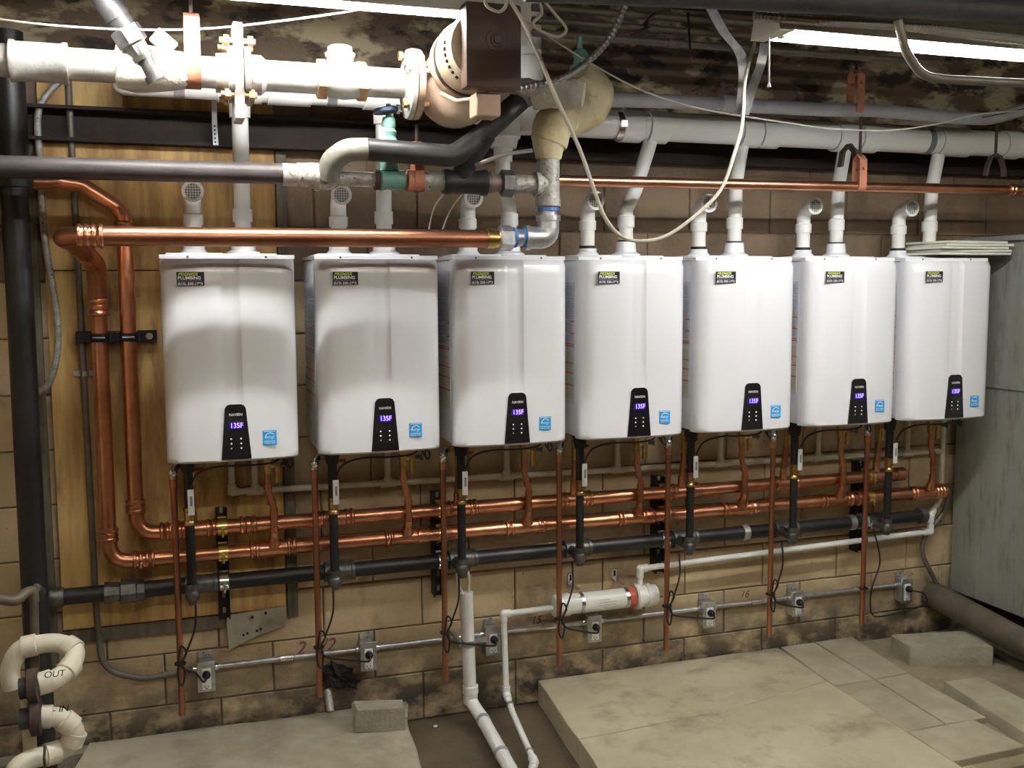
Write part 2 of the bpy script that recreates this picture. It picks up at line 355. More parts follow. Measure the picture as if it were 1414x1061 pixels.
# ---------------------------------------------------------------- fluorescent shop lights
def lamp(x0, y, z, lab, tm=None, tilt=1.0, L=1.25):
    "one-tube shop light; the reflector leans so that its wall-side lip hangs lower than its room-side lip"
    t = thing('shop_light', lab, 'light', (x0, y, z), 'fluorescent shop lights')
    lo, hi = z - .044 * tilt, z - .010
    def sec(x): return [V((x, y - .075, hi)), V((x, y - .05, z + .05)), V((x, y - .03, z + .10)), V((x, y + .03, z + .10)), V((x, y + .055, z + .045)), V((x, y + .070, lo)), V((x, y + .067, lo - .003)), V((x, y + .048, z + .040)), V((x, y - .045, z + .043)), V((x, y - .072, hi - .003))]
    part('hood', MB().ring_loft([sec(x0), sec(x0 + L)]), M_hood, t, flat=True)
    for s in (0, L):
        P = [V((x0 + s, y - .079, hi - .008)), V((x0 + s, y - .035, z + .104)), V((x0 + s, y + .035, z + .104)), V((x0 + s, y + .073, lo - .006))]
        part('end_cap', MB().ring_loft([[p + V((-.045 if s == 0 else .045, 0, 0)) for p in P], P]), M_hood, t, flat=True)
    part('tube', MB().cyl((x0 + .02, y, z + .004), (x0 + L - .02, y, z + .004), .0175, 12), tm or M_tube, t)
    for s in (.012, L - .012): part('tube_holder', MB().bb(x0 + s - .008, x0 + s + .008, y - .014, y + .014, z - .018, z + .045, .002), M_hood, t)
    return t
lA = lamp(1.69, -1.4, 2.490, 'lit white shop light at the upper right, above the pipes', None, .18)
lB = lamp(-.26, -.90, 2.60, 'glaring lit shop light at the top left, beside the pump motor', None, -.1)
lC = lamp(-.5, -3.0, 2.75, 'added fill light out of view near the camera, leftmost of that row', M_tubefill, -.1)  # this row of three is added outside the view as fill light
lD = lamp(1.2, -3.0, 2.75, 'added fill light out of view near the camera, middle of that row', M_tubefill, -.1)
lE = lamp(2.9, -3.0, 2.75, 'added fill light out of view near the camera, rightmost of that row', M_tubefill, -.1)
for t_, nx in ((lC, 0), (lD, 0), (lE, 0)):
    x0 = t_.location.x
    for dx in (.2, 1.05): part('hanger_chain', MB().cyl((x0 + dx, -3.0, 2.85), (x0 + dx, -3.0, 2.93), .004, 6), M_zinc, t_)
for t_ in (lA, lB):
    x0 = t_.location.x; zt = t_.location.z + .10; ly = t_.location.y
    for dx in (.25, 1.1): part('hanger_chain', MB().cyl((x0 + dx, ly, zt), (x0 + dx, ly, 2.925), .003, 6), M_zinc, t_)
pc = thing('pull_cord', 'white bead pull cord hanging from the right shop light', 'cord', at(1062, 62, -1.48))
a = at(1062, 52, -1.485); b_ = at(1062, 114, -1.485)
part('cord', MB().tube([a, b_], .0022, 6), M_cable, pc); part('bell', MB().rev(b_, (0, 0, -1), [(0, .002), (.004, .004), (.012, .006), (.014, .001)], 10), M_whiteink, pc)

# ---------------------------------------------------------------- water heaters
HX = [.015, .524, 1.018, 1.514, 2.013, 2.518, 3.014]; HZ = 1.19
def hy(x, z=.3):
    u = min(x, .44 - x); R = .052
    k = math.sqrt(max(0, 1 - (1 - min(u, R) / R) ** 2))
    y = -.352 - .060 * k - .018 * max(0, 1 - ((x - .22) / .19) ** 2) * min(1, u / .03)
    return y
def make_heater():
    t = thing('water_heater', 'x', 'water heater', (0, 0, 0), 'seven white wall-hung water heaters')
    part('casing', MB().bb(.003, .437, -.345, -.030, .004, .683, .004, 2), M_case, t)
    # front cover with rounded edges and a shallow central channel
    xs = [0, .003, .008, .016, .026, .038, .05, .07, .1, .14, .175, .186, .194, .2, .225, .246, .2505, .2535, .262, .30, .34, .37, .39, .402, .414, .424, .432, .437, .44]
    zs = [.0, .003, .008, .02, .05, .15, .195, .3, .5, .62, .66, .676, .682, .684]
    b = MB(); rows = []
    for zi, z in enumerate(zs):
        row = []
        for x in xs:
            y = hy(x)
            if z > .15:
                c = 0
                wid = .010 * (1 - (z - .15) / .53)
                if .190 - wid * .2 < x < .249 + wid * .2: c = 1
                elif .186 <= x <= .249: c = .7
                y += .005 * c * min(1, (z - .15) / .1)
            k = 0
            if z < .008: k = (.008 - z) / .008 * .012
            if z > .66: k = (z - .66) / .024 * .014
            y += k
            row.append(V((x, y, z)))
        rows.append([V((0, -.33, z))] + row + [V((.44, -.33, z))])
    b.ring_loft(rows)
    part('front_cover', b, M_enamel, t, ang=50)
    part('top_plate', MB().bb(-.001, .441, -.362, -.03, .684, .698, .0015).bb(.02, .21, -.30, -.06, .697, .706, .004).bb(.21, .39, -.30, -.06, .697, .704, .003), M_enamel, t)
    for x in (.09, .345): part('screw', MB().cyl((x, -.363, .691), (x, -.3605, .691), .004, 8), M_iron, t)
    for x, r in ((.117, .037), (.285, .039)):
        part('vent_collar', MB().rev((x, -.17, .70), (0, 0, 1), [(0, r + .022), (.012, r + .02), (.022, r + .004), (.062, r)] if r > .038 else [(0, r + .018), (.01, r + .01), (.022, r), (.034, r)], 20), M_enamel, t)
    # control panel
    yf = hy(.22) - .0035
    P = [(.175, .010), (.273, .010), (.2585, .183), (.252, .193), (.243, .197), (.205, .197), (.196, .193), (.1895, .183)]
    pn = part('control_panel', MB().wallprism(P, yf, yf + .012), M_panel, t, 'gloss black control panel with a blue readout')
    lettering('NAVIEN', .013, .203, yf - .0003, .158, M_whiteink, pn, width=.042)
    part('display', MB().box((.224, yf, .126), (.050, .0008, .024), bev=.0003), M_ledglow, pn, 'dark display glowing blue')
    lettering('135F', .024, .205, yf - .0008, .1175, M_led, pn, 'digits', width=.038)
    for bx in (.208, .240):
        for bz in (.080, .064, .048): part('button', MB().cyl((bx, yf - .0006, bz), (bx, yf + .001, bz), .0032, 8), M_whiteink if bz > .06 or bx > .22 else M_greyink, pn)
    # efficiency label
    ye = hy(.312) - .0012
    el = part('energy_label', MB().box((.335, ye, .078), (.046, .001, .050)), M_bluelab, t, 'small square blue energy label')
    arc = MB(); arc.strap([V((.319, ye - .0008, .078)), V((.326, ye - .0008, .090)), V((.338, ye - .0008, .094)), V((.350, ye - .0008, .088))], (0, 1, 0), .0003, .0026, smooth=4)
    arc.box((.335, ye - .0006, .0995), (.039, .0004, .002)).box((.335, ye - .0006, .066), (.037, .0004, .0016))
    part('white_print', arc, M_whiteink, el)
    lettering('energy', .015, .3195, ye - .0006, .075, M_whiteink, el, shear=.3, width=.031)
    lettering('ENERGY STAR', .007, .317, ye - .0006, .0575, M_whiteink, el, width=.036)
    # installer's sticker
    ys = hy(.139) - .0030
    st = part('sticker', MB().wallprism([(.052, .595), (.139, .595), (.139, .640), (.052, .640)], ys, ys + .003), M_sticker, t, 'black installer sticker with coloured lettering')
    lettering('PREMIER', .0145, .0565, ys - .0003, .6275, M_yellowink, st, shear=.25, width=.062, bold=.0004)
    lettering('PLUMBING', .0145, .0555, ys - .0003, .6155, M_whiteink, st, width=.072, bold=.0004)
    lettering('Quality Plumbing for You', .007, .0560, ys - .0003, .6085, M_purpleink, st, width=.074)
    lettering('(615) 330-1793', .0115, .0545, ys - .0003, .5975, M_whiteink, st, width=.078, bold=.0003)
    # printed instruction label on the left flank
    sl = part('side_label', MB().bb(.0018, .0035, -.315, -.05, .13, .60), mat('side_paper', (.62, .63, .68), .5), t, 'printed instruction label on the flank')
    part('yellow_panel', MB().bb(.0010, .0019, -.313, -.052, .14, .335), M_ylabel, sl)
    pr = MB()
    for z in (.352, .36, .285, .247, .20): pr.bb(.0004, .0012, -.312, -.06, z, z + .0045)
    for z in (.448, .400): pr.bb(.0004, .0012, -.312, -.275, z, z + .006)
    part('orange_print', pr, M_orangeink, sl)
    pr = MB(); z = .375
    while z < .585:
        if random.random() < .85: pr.bb(.0004, .0015, -.308 + random.uniform(0, .02), -.07 - random.uniform(0, .12), z, z + .0018)
        z += .0065
    z = .15
    while z < .33:
        pr.bb(.0004, .0007, -.308, -.09 - random.uniform(0, .1), z, z + .0013); z += .008
    part('grey_print', pr, M_greyink, sl)
    # fittings under the cabinet
    part('gas_inlet', MB().cyl((.06, -.22, .004), (.06, -.22, -.012), .03, 12).bb(.04, .10, -.26, -.18, -.014, .004), M_black, t)
    part('drain_spout', MB().cyl((.31, -.048, .0), (.31, -.048, -.010), .015, 10), M_pvc, t)
    part('water_outlet', MB().rev((.08, -.14, .004), (0, 0, -1), [(0, .02), (.02, .02), (.02, .016), (.04, .016)], 12), M_brass, t)
    part('water_inlet', MB().rev((.363, -.14, .004), (0, 0, -1), [(0, .02), (.02, .02), (.02, .016), (.034, .016)], 12), M_brass, t)
    part('control_grommet', MB().bb(.37, .41, -.28, -.22, -.02, .004, .004), M_black, t)
    return t
h0 = make_heater()
HL = ['leftmost white water heater, mounted against the plywood', 'second white water heater from the left, under the green valve', 'third white water heater from the left, under the blue-ringed union',
      'middle one of the seven white water heaters, above the white neutralizer', 'fifth white water heater from the left, below the dangling cord', 'sixth white water heater from the left, below the double pipe hanger', 'rightmost white water heater, next to the duct, foam sheets on top']
for i in range(7):
    if i == 0: h0.location = (HX[0], 0, HZ); h0['label'] = HL[0]
    else: dup(h0, (HX[i], 0, HZ), HL[i])

# ---------------------------------------------------------------- intake elbows and exhaust pipes
def make_intake():
    t = thing('intake_elbow', 'x', 'vent pipe', (0, 0, 0), 'air intake elbows with round grilles')
    part('pipe', MB().cyl((0, 0, -.002), (0, 0, .12), .0285, 18).rev((0, 0, .085), (0, 0, 1), [(0, .0285), (0, .034), (.035, .0345), (.04, .029)], 18), M_pvc, t)
    part('elbow', MB().tube([V((0, 0, .115)), V((0, 0, .165)), V((0, -.025, .19)), V((0, -.075, .195))], .0295, 16, bend=.04), M_pvc, t)
    part('grille_rim', MB().rev((0, -.066, .195), (0, -1, 0), [(0, .03), (0, .036), (.018, .037), (.018, .0265), (.006, .0265)], 24, caps=False), M_pvc, t)
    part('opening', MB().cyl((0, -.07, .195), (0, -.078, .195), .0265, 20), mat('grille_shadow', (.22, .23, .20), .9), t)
    g = MB()
    for k in (-2, -1, 0, 1, 2):
        h = math.sqrt(.0265 ** 2 - (k * .009) ** 2); g.box((k * .009, -.0815, .195), (.0016, .002, 2 * h)); g.box((0, -.0815, .195 + k * .009), (2 * h, .002, .0016))
    part('grille', g, M_whiteink, t)
    part('hose_clamp', MB().band((0, 0, .016), (0, 0, 1), .029, .014), M_blackpipe, t)
    return t
i0 = make_intake()
for i in range(7):
    lab = 'round-grilled white intake elbow on top of the %s water heater' % ORD[i]
    loc = (HX[i] + .117, -.17, HZ + .722)
    if i == 0: i0.location = loc; i0['label'] = lab
    else: dup(i0, loc, lab)
MZ = 2.405; MY = -.2
def exhaust(i, top, mid=None):
    x = HX[i] + .285; y = -.17; z0 = HZ + .75
    t = thing('exhaust_pipe', 'white exhaust pipe rising from the %s water heater' % ORD[i], 'vent pipe', (x, y, z0), 'exhaust pipes to the vent main')
    pts = [V((x, y, z0))] + ([V(p) for p in mid] if mid else []) + [V(top)]
    part('pipe', MB().tube(pts, .0285, 18, bend=.05), M_pvc, t)
    part('coupling', MB().rev((x, y, z0 + .07), (0, 0, 1), [(0, .0285), (0, .0345), (.045, .0345), (.048, .0285)], 18), M_pvc, t)
    part('hose_clamp', MB().band((x, y, z0 + .012), (0, 0, 1), .029, .013), M_blackpipe, t)
    d = (pts[-1] - pts[-2]).normalized()
    if i < 3: part('branch_hub', MB().rev(pts[-1] - d * .06, d, [(0, .0285), (0, .036), (.06, .037)], 18), M_pvc, t)
    return t
exhaust(0, (HX[0] + .285, MY, 2.43)); exhaust(1, (HX[1] + .285, MY, 2.43))
exhaust(2, (1.27, MY, 2.31), [(1.303, -.17, 2.08), (1.27, -.19, 2.2)])
exhaust(3, (1.895, MY, 2.37), [(1.799, -.17, 2.08), (1.835, -.18, 2.16), (1.88, MY, 2.32)])
for i in (4, 5, 6): exhaust(i, (HX[i] + .300, MY, 2.38), [(HX[i] + .285, -.175, 2.2)])
vm = thing('vent_main', 'fat white horizontal vent main running right behind the hangers', 'vent pipe', (1.35, MY, MZ))
part('pipe', MB().cyl((1.36, MY, MZ + .005), (4.45, MY, MZ), .0565, 28), M_pvc, vm)
for x, k in ((1.80, 1), (1.915, 1), (2.335, 1), (2.43, 1), (2.80, 1), (2.92, 1), (3.34, 1), (3.42, 1), (3.70, 1)):
    part('coupling', MB().rev((x - .045, MY, MZ), (1, 0, 0), [(0, .056), (0, .063), (.085, .0635), (.09, .056)], 28), M_pvc, vm)
    part('joint_line', MB().band((x - .047, MY, MZ), (1, 0, 0), .057, .004, .001, 28), M_pvcline, vm)
part('strap_clamp', MB().band((1.745, MY, MZ), (1, 0, 0), .057, .032, .003, 28).bb(1.732, 1.758, MY - .068, MY - .06, MZ - .012, MZ + .012), M_zinc, vm)
part('green_band', MB().band((3.235, MY, MZ), (1, 0, 0), .057, .03, .0012, 28), mat('green_grey_band', (.17, .22, .20), .5), vm)
part('riser', MB().cyl((1.365, MY, 2.36), (1.365, MY, 2.92), .0565, 24), M_pvc, vm)
part('riser_coupling', MB().rev((1.365, MY, 2.55), (0, 0, 1), [(0, .057), (0, .064), (.09, .0645), (.095, .057)], 24), M_pvc, vm)
part('reducer', MB().rev((1.27, MY, 2.30), (0, 0, 1), [(0, .032), (0, .05), (.03, .056), (.04, .066), (.11, .068), (.115, .058), (.13, .03)], 24), M_pvc, vm)
part('left_end', MB().tube([V((1.42, MY, MZ)), V((1.30, MY, MZ)), V((1.05, MY, 2.462)), V((.98, MY, 2.465))], .05, 20, bend=.05), M_pvc, vm)
vl = thing('vent_branch', 'slimmer white horizontal vent pipe behind the steel pipe at left', 'vent pipe', (.5, MY, 2.465))
part('pipe', MB().cyl((-.06, MY, 2.465), (1.0, MY, 2.465), .040, 20), M_pvc, vl)
part('end_elbow', MB().rev((-.11, MY, 2.47), (1, 0, 0), [(0, .02), (.01, .036), (.03, .044), (.09, .046), (.09, .04)], 20), M_pvc, vl)
for x in (.30, .47, .81): part('tee', MB().rev((x - .075, MY, 2.465), (1, 0, 0), [(0, .04), (0, .047), (.15, .047), (.15, .04)], 20), M_pvc, vl)
for x in (.10, .62): part('strap_clamp', MB().band((x, MY, 2.465), (1, 0, 0), .04, .035, .002, 20), M_galv, vl)
sx = at(296, 150, -.12).x
hs = thing('perforated_strap', 'thin perforated metal strap hanging beside the leftmost exhaust pipe', 'strap', (sx, -.1, 2.3))
part('strap', MB().strap([V((sx, -.13, 2.44)), V((sx, -.10, 2.36)), V((sx + .002, -.1, 2.285))], (1, 0, 0), .018, .0015), M_galv, hs)
for k in range(5): part('hole', MB().cyl((sx, -.104, 2.295 + k * .014), (sx, -.099, 2.295 + k * .014), .0035, 8), M_hole, hs)

# ---------------------------------------------------------------- copper manifolds
CY_ = -.112; RC = .0272; ZC = .80; ZH = .897; ZG = .686; RG = .0295; GY = -.1
def fit(a, d, L, r, ridges=True):       # pressed copper fitting with a swollen rim at both ends
    pr = [(0, r), (0, r + .004), (.004, r + .0075), (.010, r + .0075), (.014, r + .004), (.020, r + .003), (.024, r + .0065), (.030, r + .0065), (.034, r + .003)] if ridges else [(0, r), (0, r + .003)]
    q = pr + [(L - t, R) for t, R in reversed(pr)]
    return MB().rev(a, d, q, 18)
cm = thing('copper_main', 'lower long copper main, rising in the outer left riser', 'copper pipe', (1.6, CY_, ZC), 'copper mains')
part('pipe', MB().tube([V((-.193, CY_, 1.80)), V((-.193, CY_, ZC)), V((3.46, CY_, ZC))], RC, 20, bend=.07), M_copper, cm)
part('end_cap', MB().rev((3.44, CY_, ZC), (1, 0, 0), [(0, RC), (0, RC + .004), (.05, RC + .004), (.062, RC - .006), (.064, .002)], 18), M_copper, cm)
part('coupling', fit((-.193, CY_, ZC + .125), (0, 0, -1), .05, RC), M_copper, cm)
part('coupling', fit((-.115, CY_, ZC), (1, 0, 0), .075, RC), M_copper, cm)
for i in range(7): part('tee', fit((HX[i] + .363 - .085, CY_, ZC), (1, 0, 0), .17, RC), M_copper, cm)
for x in (.93, 1.90, 2.99, 3.43): part('coupling', fit((x, CY_, ZC), (1, 0, 0), .05, RC), M_copper, cm)
hm = thing('copper_main', 'upper long copper main, rising in the inner left riser', 'copper pipe', (1.6, CY_, ZH), 'copper mains')
hp = [V((-.30, CY_ - .02, 2.14)), V((-.225, CY_ - .01, 2.13)), V((-.098, CY_, 2.045)), V((-.098, CY_, ZH)), V((3.21, CY_, ZH))]
part('pipe', MB().tube(hp, RC, 20, bend=.07), M_copper, hm)
part('run_to_left', MB().tube([V((-1.19, CY_ - .02, 2.125)), V((-.32, CY_ - .02, 2.135)), V((-.29, CY_ - .02, 2.14))], RC - .002, 16, bend=.05), M_copper2, hm)
part('elbow', fit((-.098, CY_, 2.01), (0, 0, -1), .08, RC), M_copper, hm)
part('end_cap', MB().rev((3.20, CY_, ZH), (1, 0, 0), [(0, RC), (0, RC + .004), (.05, RC + .004), (.062, RC - .006), (.064, .002)], 18), M_copper, hm)
part('coupling', fit((-.098, CY_, ZH + .125), (0, 0, -1), .05, RC), M_copper, hm)
part('coupling', fit((-.02, CY_, ZH), (1, 0, 0), .075, RC), M_copper, hm)
for i in range(7): part('tee', fit((HX[i] + .08 - .06, CY_, ZH), (1, 0, 0), .14, RC), M_copper, hm)
part('coupling', fit((.26, CY_, ZH), (1, 0, 0), .06, RC), M_copper, hm)
bt = thing('copper_header', 'thick dull copper pipe crossing in front of the leftmost heater tops', 'copper pipe', (.5, -.6, 1.937))
part('pipe', MB().tube([V((-.193, CY_, 1.74)), V((-.193, -.16, 1.86)), V((-.243, -.34, 1.925)), V((-.262, -.56, 1.934)), V((-.18, -.60, 1.936)), V((1.11, -.60, 1.940))], .030, 22, bend=.06), M_copper2, bt)
part('elbow', MB().tube([V((-.1925, CY_, 1.80)), V((-.193, -.16, 1.86)), V((-.235, -.30, 1.915))], .033, 18, bend=.05), M_copper, bt)
part('coupling', fit((-.215, -.60, 1.9355), (1, 0, 0.0), .075, .030), M_copper, bt)
part('coupling', fit((-.193, CY_, 1.74), (0, 0, -1), .06, RC), M_copper, bt)
part('brass_adapter', MB().rev((1.075, -.60, 1.9405), (1, 0, 0), [(0, .03), (0, .034), (.03, .034), (.03, .031), (.07, .031)], 20), M_brass, bt)
uc = thing('copper_line', 'slim copper pipe running high to the right in hanger loops', 'copper pipe', (2.4, -.42, 2.165))
part('pipe', MB().cyl((1.30, -.42, 2.162), (3.75, -.42, 2.182), .0205, 18), M_copper, uc)
part('coupling', fit((3.49, -.42, 2.180), (1, 0, 0), .10, .0205), M_copper, uc)

# ---------------------------------------------------------------- gas main
gm = thing('gas_main', 'black iron gas main running along the wall under the copper mains', 'gas pipe', (1.5, GY, ZG))
part('pipe', MB().cyl((-.42, GY, ZG), (3.37, GY, ZG), RG, 22), M_blackpipe, gm)
for i in range(7):
    part('tee', MB().rev((HX[i] + .045, GY, ZG), (1, 0, 0), [(0, RG), (0, RG + .008), (.012, RG + .008), (.014, RG + .005), (.10, RG + .005), (.102, RG + .008), (.114, RG + .008), (.114, RG)], 20), M_iron if i < 6 else M_blackpipe, gm)
part('union', MB().rev((-.215, GY, ZG), (1, 0, 0), [(0, RG), (0, .040), (.02, .040), (.02, .036), (.05, .036)], 8).rev((-.16, GY, ZG), (1, 0, 0), [(0, RG), (0, .046), (.05, .046), (.055, .040), (.08, .040), (.08, RG)], 8), M_iron, gm)
part('end_elbow', MB().rev((-.40, GY, ZG), (1, 0, 0), [(0, .02), (0, .038), (.012, .04), (.03, .036), (.05, .034)], 16), M_iron, gm)
part('end_cap', MB().rev((3.355, GY, ZG), (1, 0, 0), [(0, RG), (0, .037), (.03, .038), (.04, .03), (.042, .002)], 20), M_iron, gm)
for x in (2.40, 2.96, 3.02): part('coupling', MB().rev((x, GY, ZG), (1, 0, 0), [(0, RG), (0, RG + .006), (.03, RG + .006), (.03, RG)], 20), M_galv, gm)

# ---------------------------------------------------------------- strut channels with pipe clamps
def make_strut():
    t = thing('strut_channel', 'x', 'strut', (0, 0, 0), 'upright strut channels holding the mains')
    part('channel', MB().bb(-.021, .021, -.045, -.008, .53, .955, .002).bb(-.021, -.017, -.07, -.045, .53, .955).bb(.017, .021, -.07, -.045, .53, .955), M_strut, t)
    for z in (.55, .61, .645, .74, .845, .935): part('slot', MB().bb(-.006, .006, -.0465, -.0455, z, z + .022), mat('slot_glint', (.3, .28, .22), .6), t)
    for z, r, m_, yy in ((ZH, RC, M_gold, CY_), (ZC, RC, M_gold, CY_), (ZG, RG, M_zinc, GY)):
        part('pipe_clamp', MB().band((0, yy, z), (1, 0, 0), r + .002, .032, .003, 24).bb(-.016, .016, yy + r - .004, -.066, z - r - .006, z - r + .004).bb(-.016, .016, yy + r - .004, -.066, z + r - .004, z + r + .006).bb(-.014, .014, yy - r - .016, yy - r, z - .016, z - .012), m_, t, 'shiny pipe clamp')
        part('clamp_bolt', MB().cyl((-.0, yy - r - .013, z - .03), (0, yy - r - .013, z + .004), .0045, 8).cyl((0, yy - r - .02, z - .010), (0, yy - r - .004, z - .010), .0065, 8), m_, t)
    return t
s0 = make_strut()
SX = [.198, 1.033, 2.02, 3.06]
SLb = ['dark strut with pipe clamps on the plywood below the leftmost heater', 'dark strut with pipe clamps between second and third heater', 'dark strut with pipe clamps below and between fourth and fifth heater', 'dark strut with pipe clamps below the rightmost heaters']
for i, x in enumerate(SX):
    if i == 0: s0.location = (x, 0, 0); s0['label'] = SLb[0]
    else: dup(s0, (x, 0, 0), SLb[i])
t = thing('strut_bracket', 'short horizontal dark strut clamping the two copper risers at left', 'strut', (-.14, -.05, 1.605))
part('channel', MB().bb(-.275, -.005, -.065, -.027, 1.585, 1.625, .002), M_strut, t)
for x in (-.193, -.098):
    part('pipe_clamp', MB().band((x, CY_, 1.605), (0, 0, 1), RC + .002, .03, .003, 22).bb(x - RC - .012, x - RC + .002, CY_ - .004, -.063, 1.59, 1.62).bb(x + RC - .002, x + RC + .012, CY_ - .004, -.063, 1.59, 1.62), M_strut, t)
    part('clamp_bolt', MB().cyl((x - .02, CY_ - RC - .009, 1.605), (x + .02, CY_ - RC - .009, 1.605), .005, 8), M_iron, t)
part('washer', MB().cyl((-.03, -.070, 1.605), (-.03, -.064, 1.605), .012, 14), M_zinc, t)

# ---------------------------------------------------------------- one set of drops per heater (the first is built, the others are copies)
def fam(builder, labs, locs):
    t = builder(); t.location = locs[0]; t['label'] = labs[0]; out = [t]
    for l, p in zip(labs[1:], locs[1:]): out.append(dup(t, p, l))
    return out
def mk_gas():
    t = thing('gas_drop', 'x', 'gas pipe', (0, 0, 0), 'black gas drops with shut-off valves')
    x, y = .068, -.215
    part('upper_pipe', MB().cyl((x, y, 1.18), (x, y, .995), .0165, 14).rev((x, y, 1.178), (0, 0, -1), [(0, .026), (.02, .028), (.05, .022), (.05, .0165)], 14), M_blackpipe, t)
    part('lower_pipe', MB().tube([V((x, y, .965)), V((x, y, ZG + .01)), V((x, GY - .02, ZG))], .0165, 14, bend=.02), M_blackpipe, t)
    part('elbow', MB().sphere((x, y, ZG - .004), .027, (1, 1, 1.1), 14).cyl((x, y, ZG + .005), (x, y, ZG + .035), .022, 14).cyl((x, y, ZG - .004), (x, GY - .02, ZG), .022, 14).cyl((x, y, ZG - .02), (x, y, ZG - .04), .013, 10), M_iron, t)
    v = part('ball_valve', MB().rev((x, y, 1.0), (0, 0, -1), [(0, .017), (0, .021), (.012, .021), (.016, .017), (.03, .020), (.045, .017), (.05, .021), (.062, .021), (.062, .017)], 8).cyl((x, y, .970), (x + .004, y - .03, .970), .008, 10), M_brass, t, 'brass shut-off valve')
    part('valve_handle', MB().box((x + .006, y - .034, 1.025), (.022, .004, .092), bev=.0018, seg=2), M_whiteink, v, 'white lever handle with a tag')
    part('tag_print', MB().box((x + .007, y - .0365, 1.03), (.008, .0006, .035)), M_greyink, v)
    return t
AT = 'below the %s water heater'
fam(mk_gas, ['black gas drop with white-handled valve ' + AT % o for o in ORD], [(x, 0, 0) for x in HX])
def mk_stub():
    t = thing('drain_stub', 'x', 'copper pipe', (0, 0, 0), 'open-ended copper relief drains')
    part('pipe', MB().tube([V((.0, -.2, .235)), V((.0, -.2, 1.075))], .0115, 14), M_copper2, t)
    part('fitting', MB().rev((0, -.2, 1.075), (0, 0, 1), [(0, .0115), (0, .0145), (.03, .0145), (.032, .012), (.05, .012)], 12), M_copper, t)
    part('street_elbow', MB().tube([V((0, -.2, 1.105)), V((0, -.2, 1.135)), V((.015, -.185, 1.145)), V((.028, -.165, 1.145))], .0150, 12, bend=.02).sphere((.0, -.203, 1.128), .018, (1, 1, 1), 12), M_zinc, t, 'bright plated elbow')
    part('relief_valve', MB().cyl((.026, -.165, 1.145), (.045, -.145, 1.145), .014, 10), M_brass, t)
    return t
fam(mk_stub, ['open-ended thin copper drain hanging left ' + AT % o for o in ORD], [(x + d, 0, 0) for x, d in zip(HX, (.018, .004, .0, -.016, -.029, -.03, -.04))])
def mk_hot(): 
    t = thing('hot_riser', 'x', 'copper pipe', (0, 0, 0), 'short copper risers from the upper main')
    part('pipe', MB().cyl((.08, -.135, 1.07), (.08, CY_, ZH + .03), .0125, 12), M_copper2, t)
    part('brass_valve', MB().rev((.08, -.14, 1.148), (0, 0, -1), [(0, .018), (.02, .018), (.024, .014), (.05, .018), (.08, .016)], 10), M_brass, t)
    part('valve_handle', MB().box((.10, -.17, 1.128), (.05, .012, .012), bev=.003), M_redv, t, 'dark red valve handle')
    part('branch', MB().rev((.08, -.116, ZH + .065), (0, 0, -1), [(0, .0125), (0, .0155), (.03, .0155), (.04, .02), (.05, .02)], 12), M_copper, t)
    return t
fam(mk_hot, ['short copper riser behind gas drop ' + AT % o for o in ORD], [(x, 0, 0) for x in HX])
def mk_cold():
    t = thing('cold_riser', 'x', 'copper pipe', (0, 0, 0), 'short copper risers from the lower main')
    part('pipe', MB().tube([V((0, -.155, 1.09)), V((0, -.156, 1.03)), V((.018, -.157, .965)), V((.018, -.157, ZC + .07)), V((.018, -.13, ZC + .03))], .0125, 12, bend=.03), M_copper, t)
    for z in (1.045, .985, .945, .885): part('joint', MB().band((0 if z > 1.01 else (.012 if z > .97 else .018), -.1565, z), (0, 0, 1), .0125, .02, .003, 14), M_copper, t)
    part('branch', MB().rev((.018, -.157, ZC + .078), (0, .35, -1), [(0, .0125), (0, .016), (.03, .016), (.036, .020), (.06, .023)], 14), M_copper, t)
    part('brass_valve', MB().rev((0, -.15, 1.155), (0, 0, -1), [(0, .018), (.02, .020), (.024, .015), (.045, .016), (.07, .013)], 8).cyl((.035, -.16, 1.12), (.035, -.16, 1.06), .012, 10).cyl((0, -.15, 1.125), (.04, -.16, 1.12), .009, 8), M_brass, t)
    part('test_port', MB().rev((.045, -.17, 1.125), (1, -.4, 0), [(0, .008), (.02, .008), (.02, .013), (.026, .013)], 12), M_iron, t)
    return t
fam(mk_cold, ['crooked copper riser on the right side ' + AT % o for o in ORD], [(x + .348, 0, 0) for x in HX])
def mk_loop():
    t = thing('signal_cable', 'x', 'cable', (0, 0, 0), 'thin black cables looping under the heaters')
    part('cable', MB().tube([V((.39, -.25, 1.175)), V((.36, -.27, 1.155)), V((.28, -.28, 1.150)), V((.17, -.28, 1.152)), V((.10, -.265, 1.130)), V((.075, -.25, 1.08))], .0038, 8, smooth=5), M_cord, t)
    part('knot', MB().tube([V((.40, -.25, 1.16)), V((.42, -.26, 1.13)), V((.43, -.25, 1.15)), V((.415, -.25, 1.165)), V((.41, -.26, 1.14))], .0032, 8, smooth=4), M_cord, t)
    return t
fam(mk_loop, ['thin black cable looping close ' + AT % o for o in ORD], [(x, 0, 0) for x in HX])

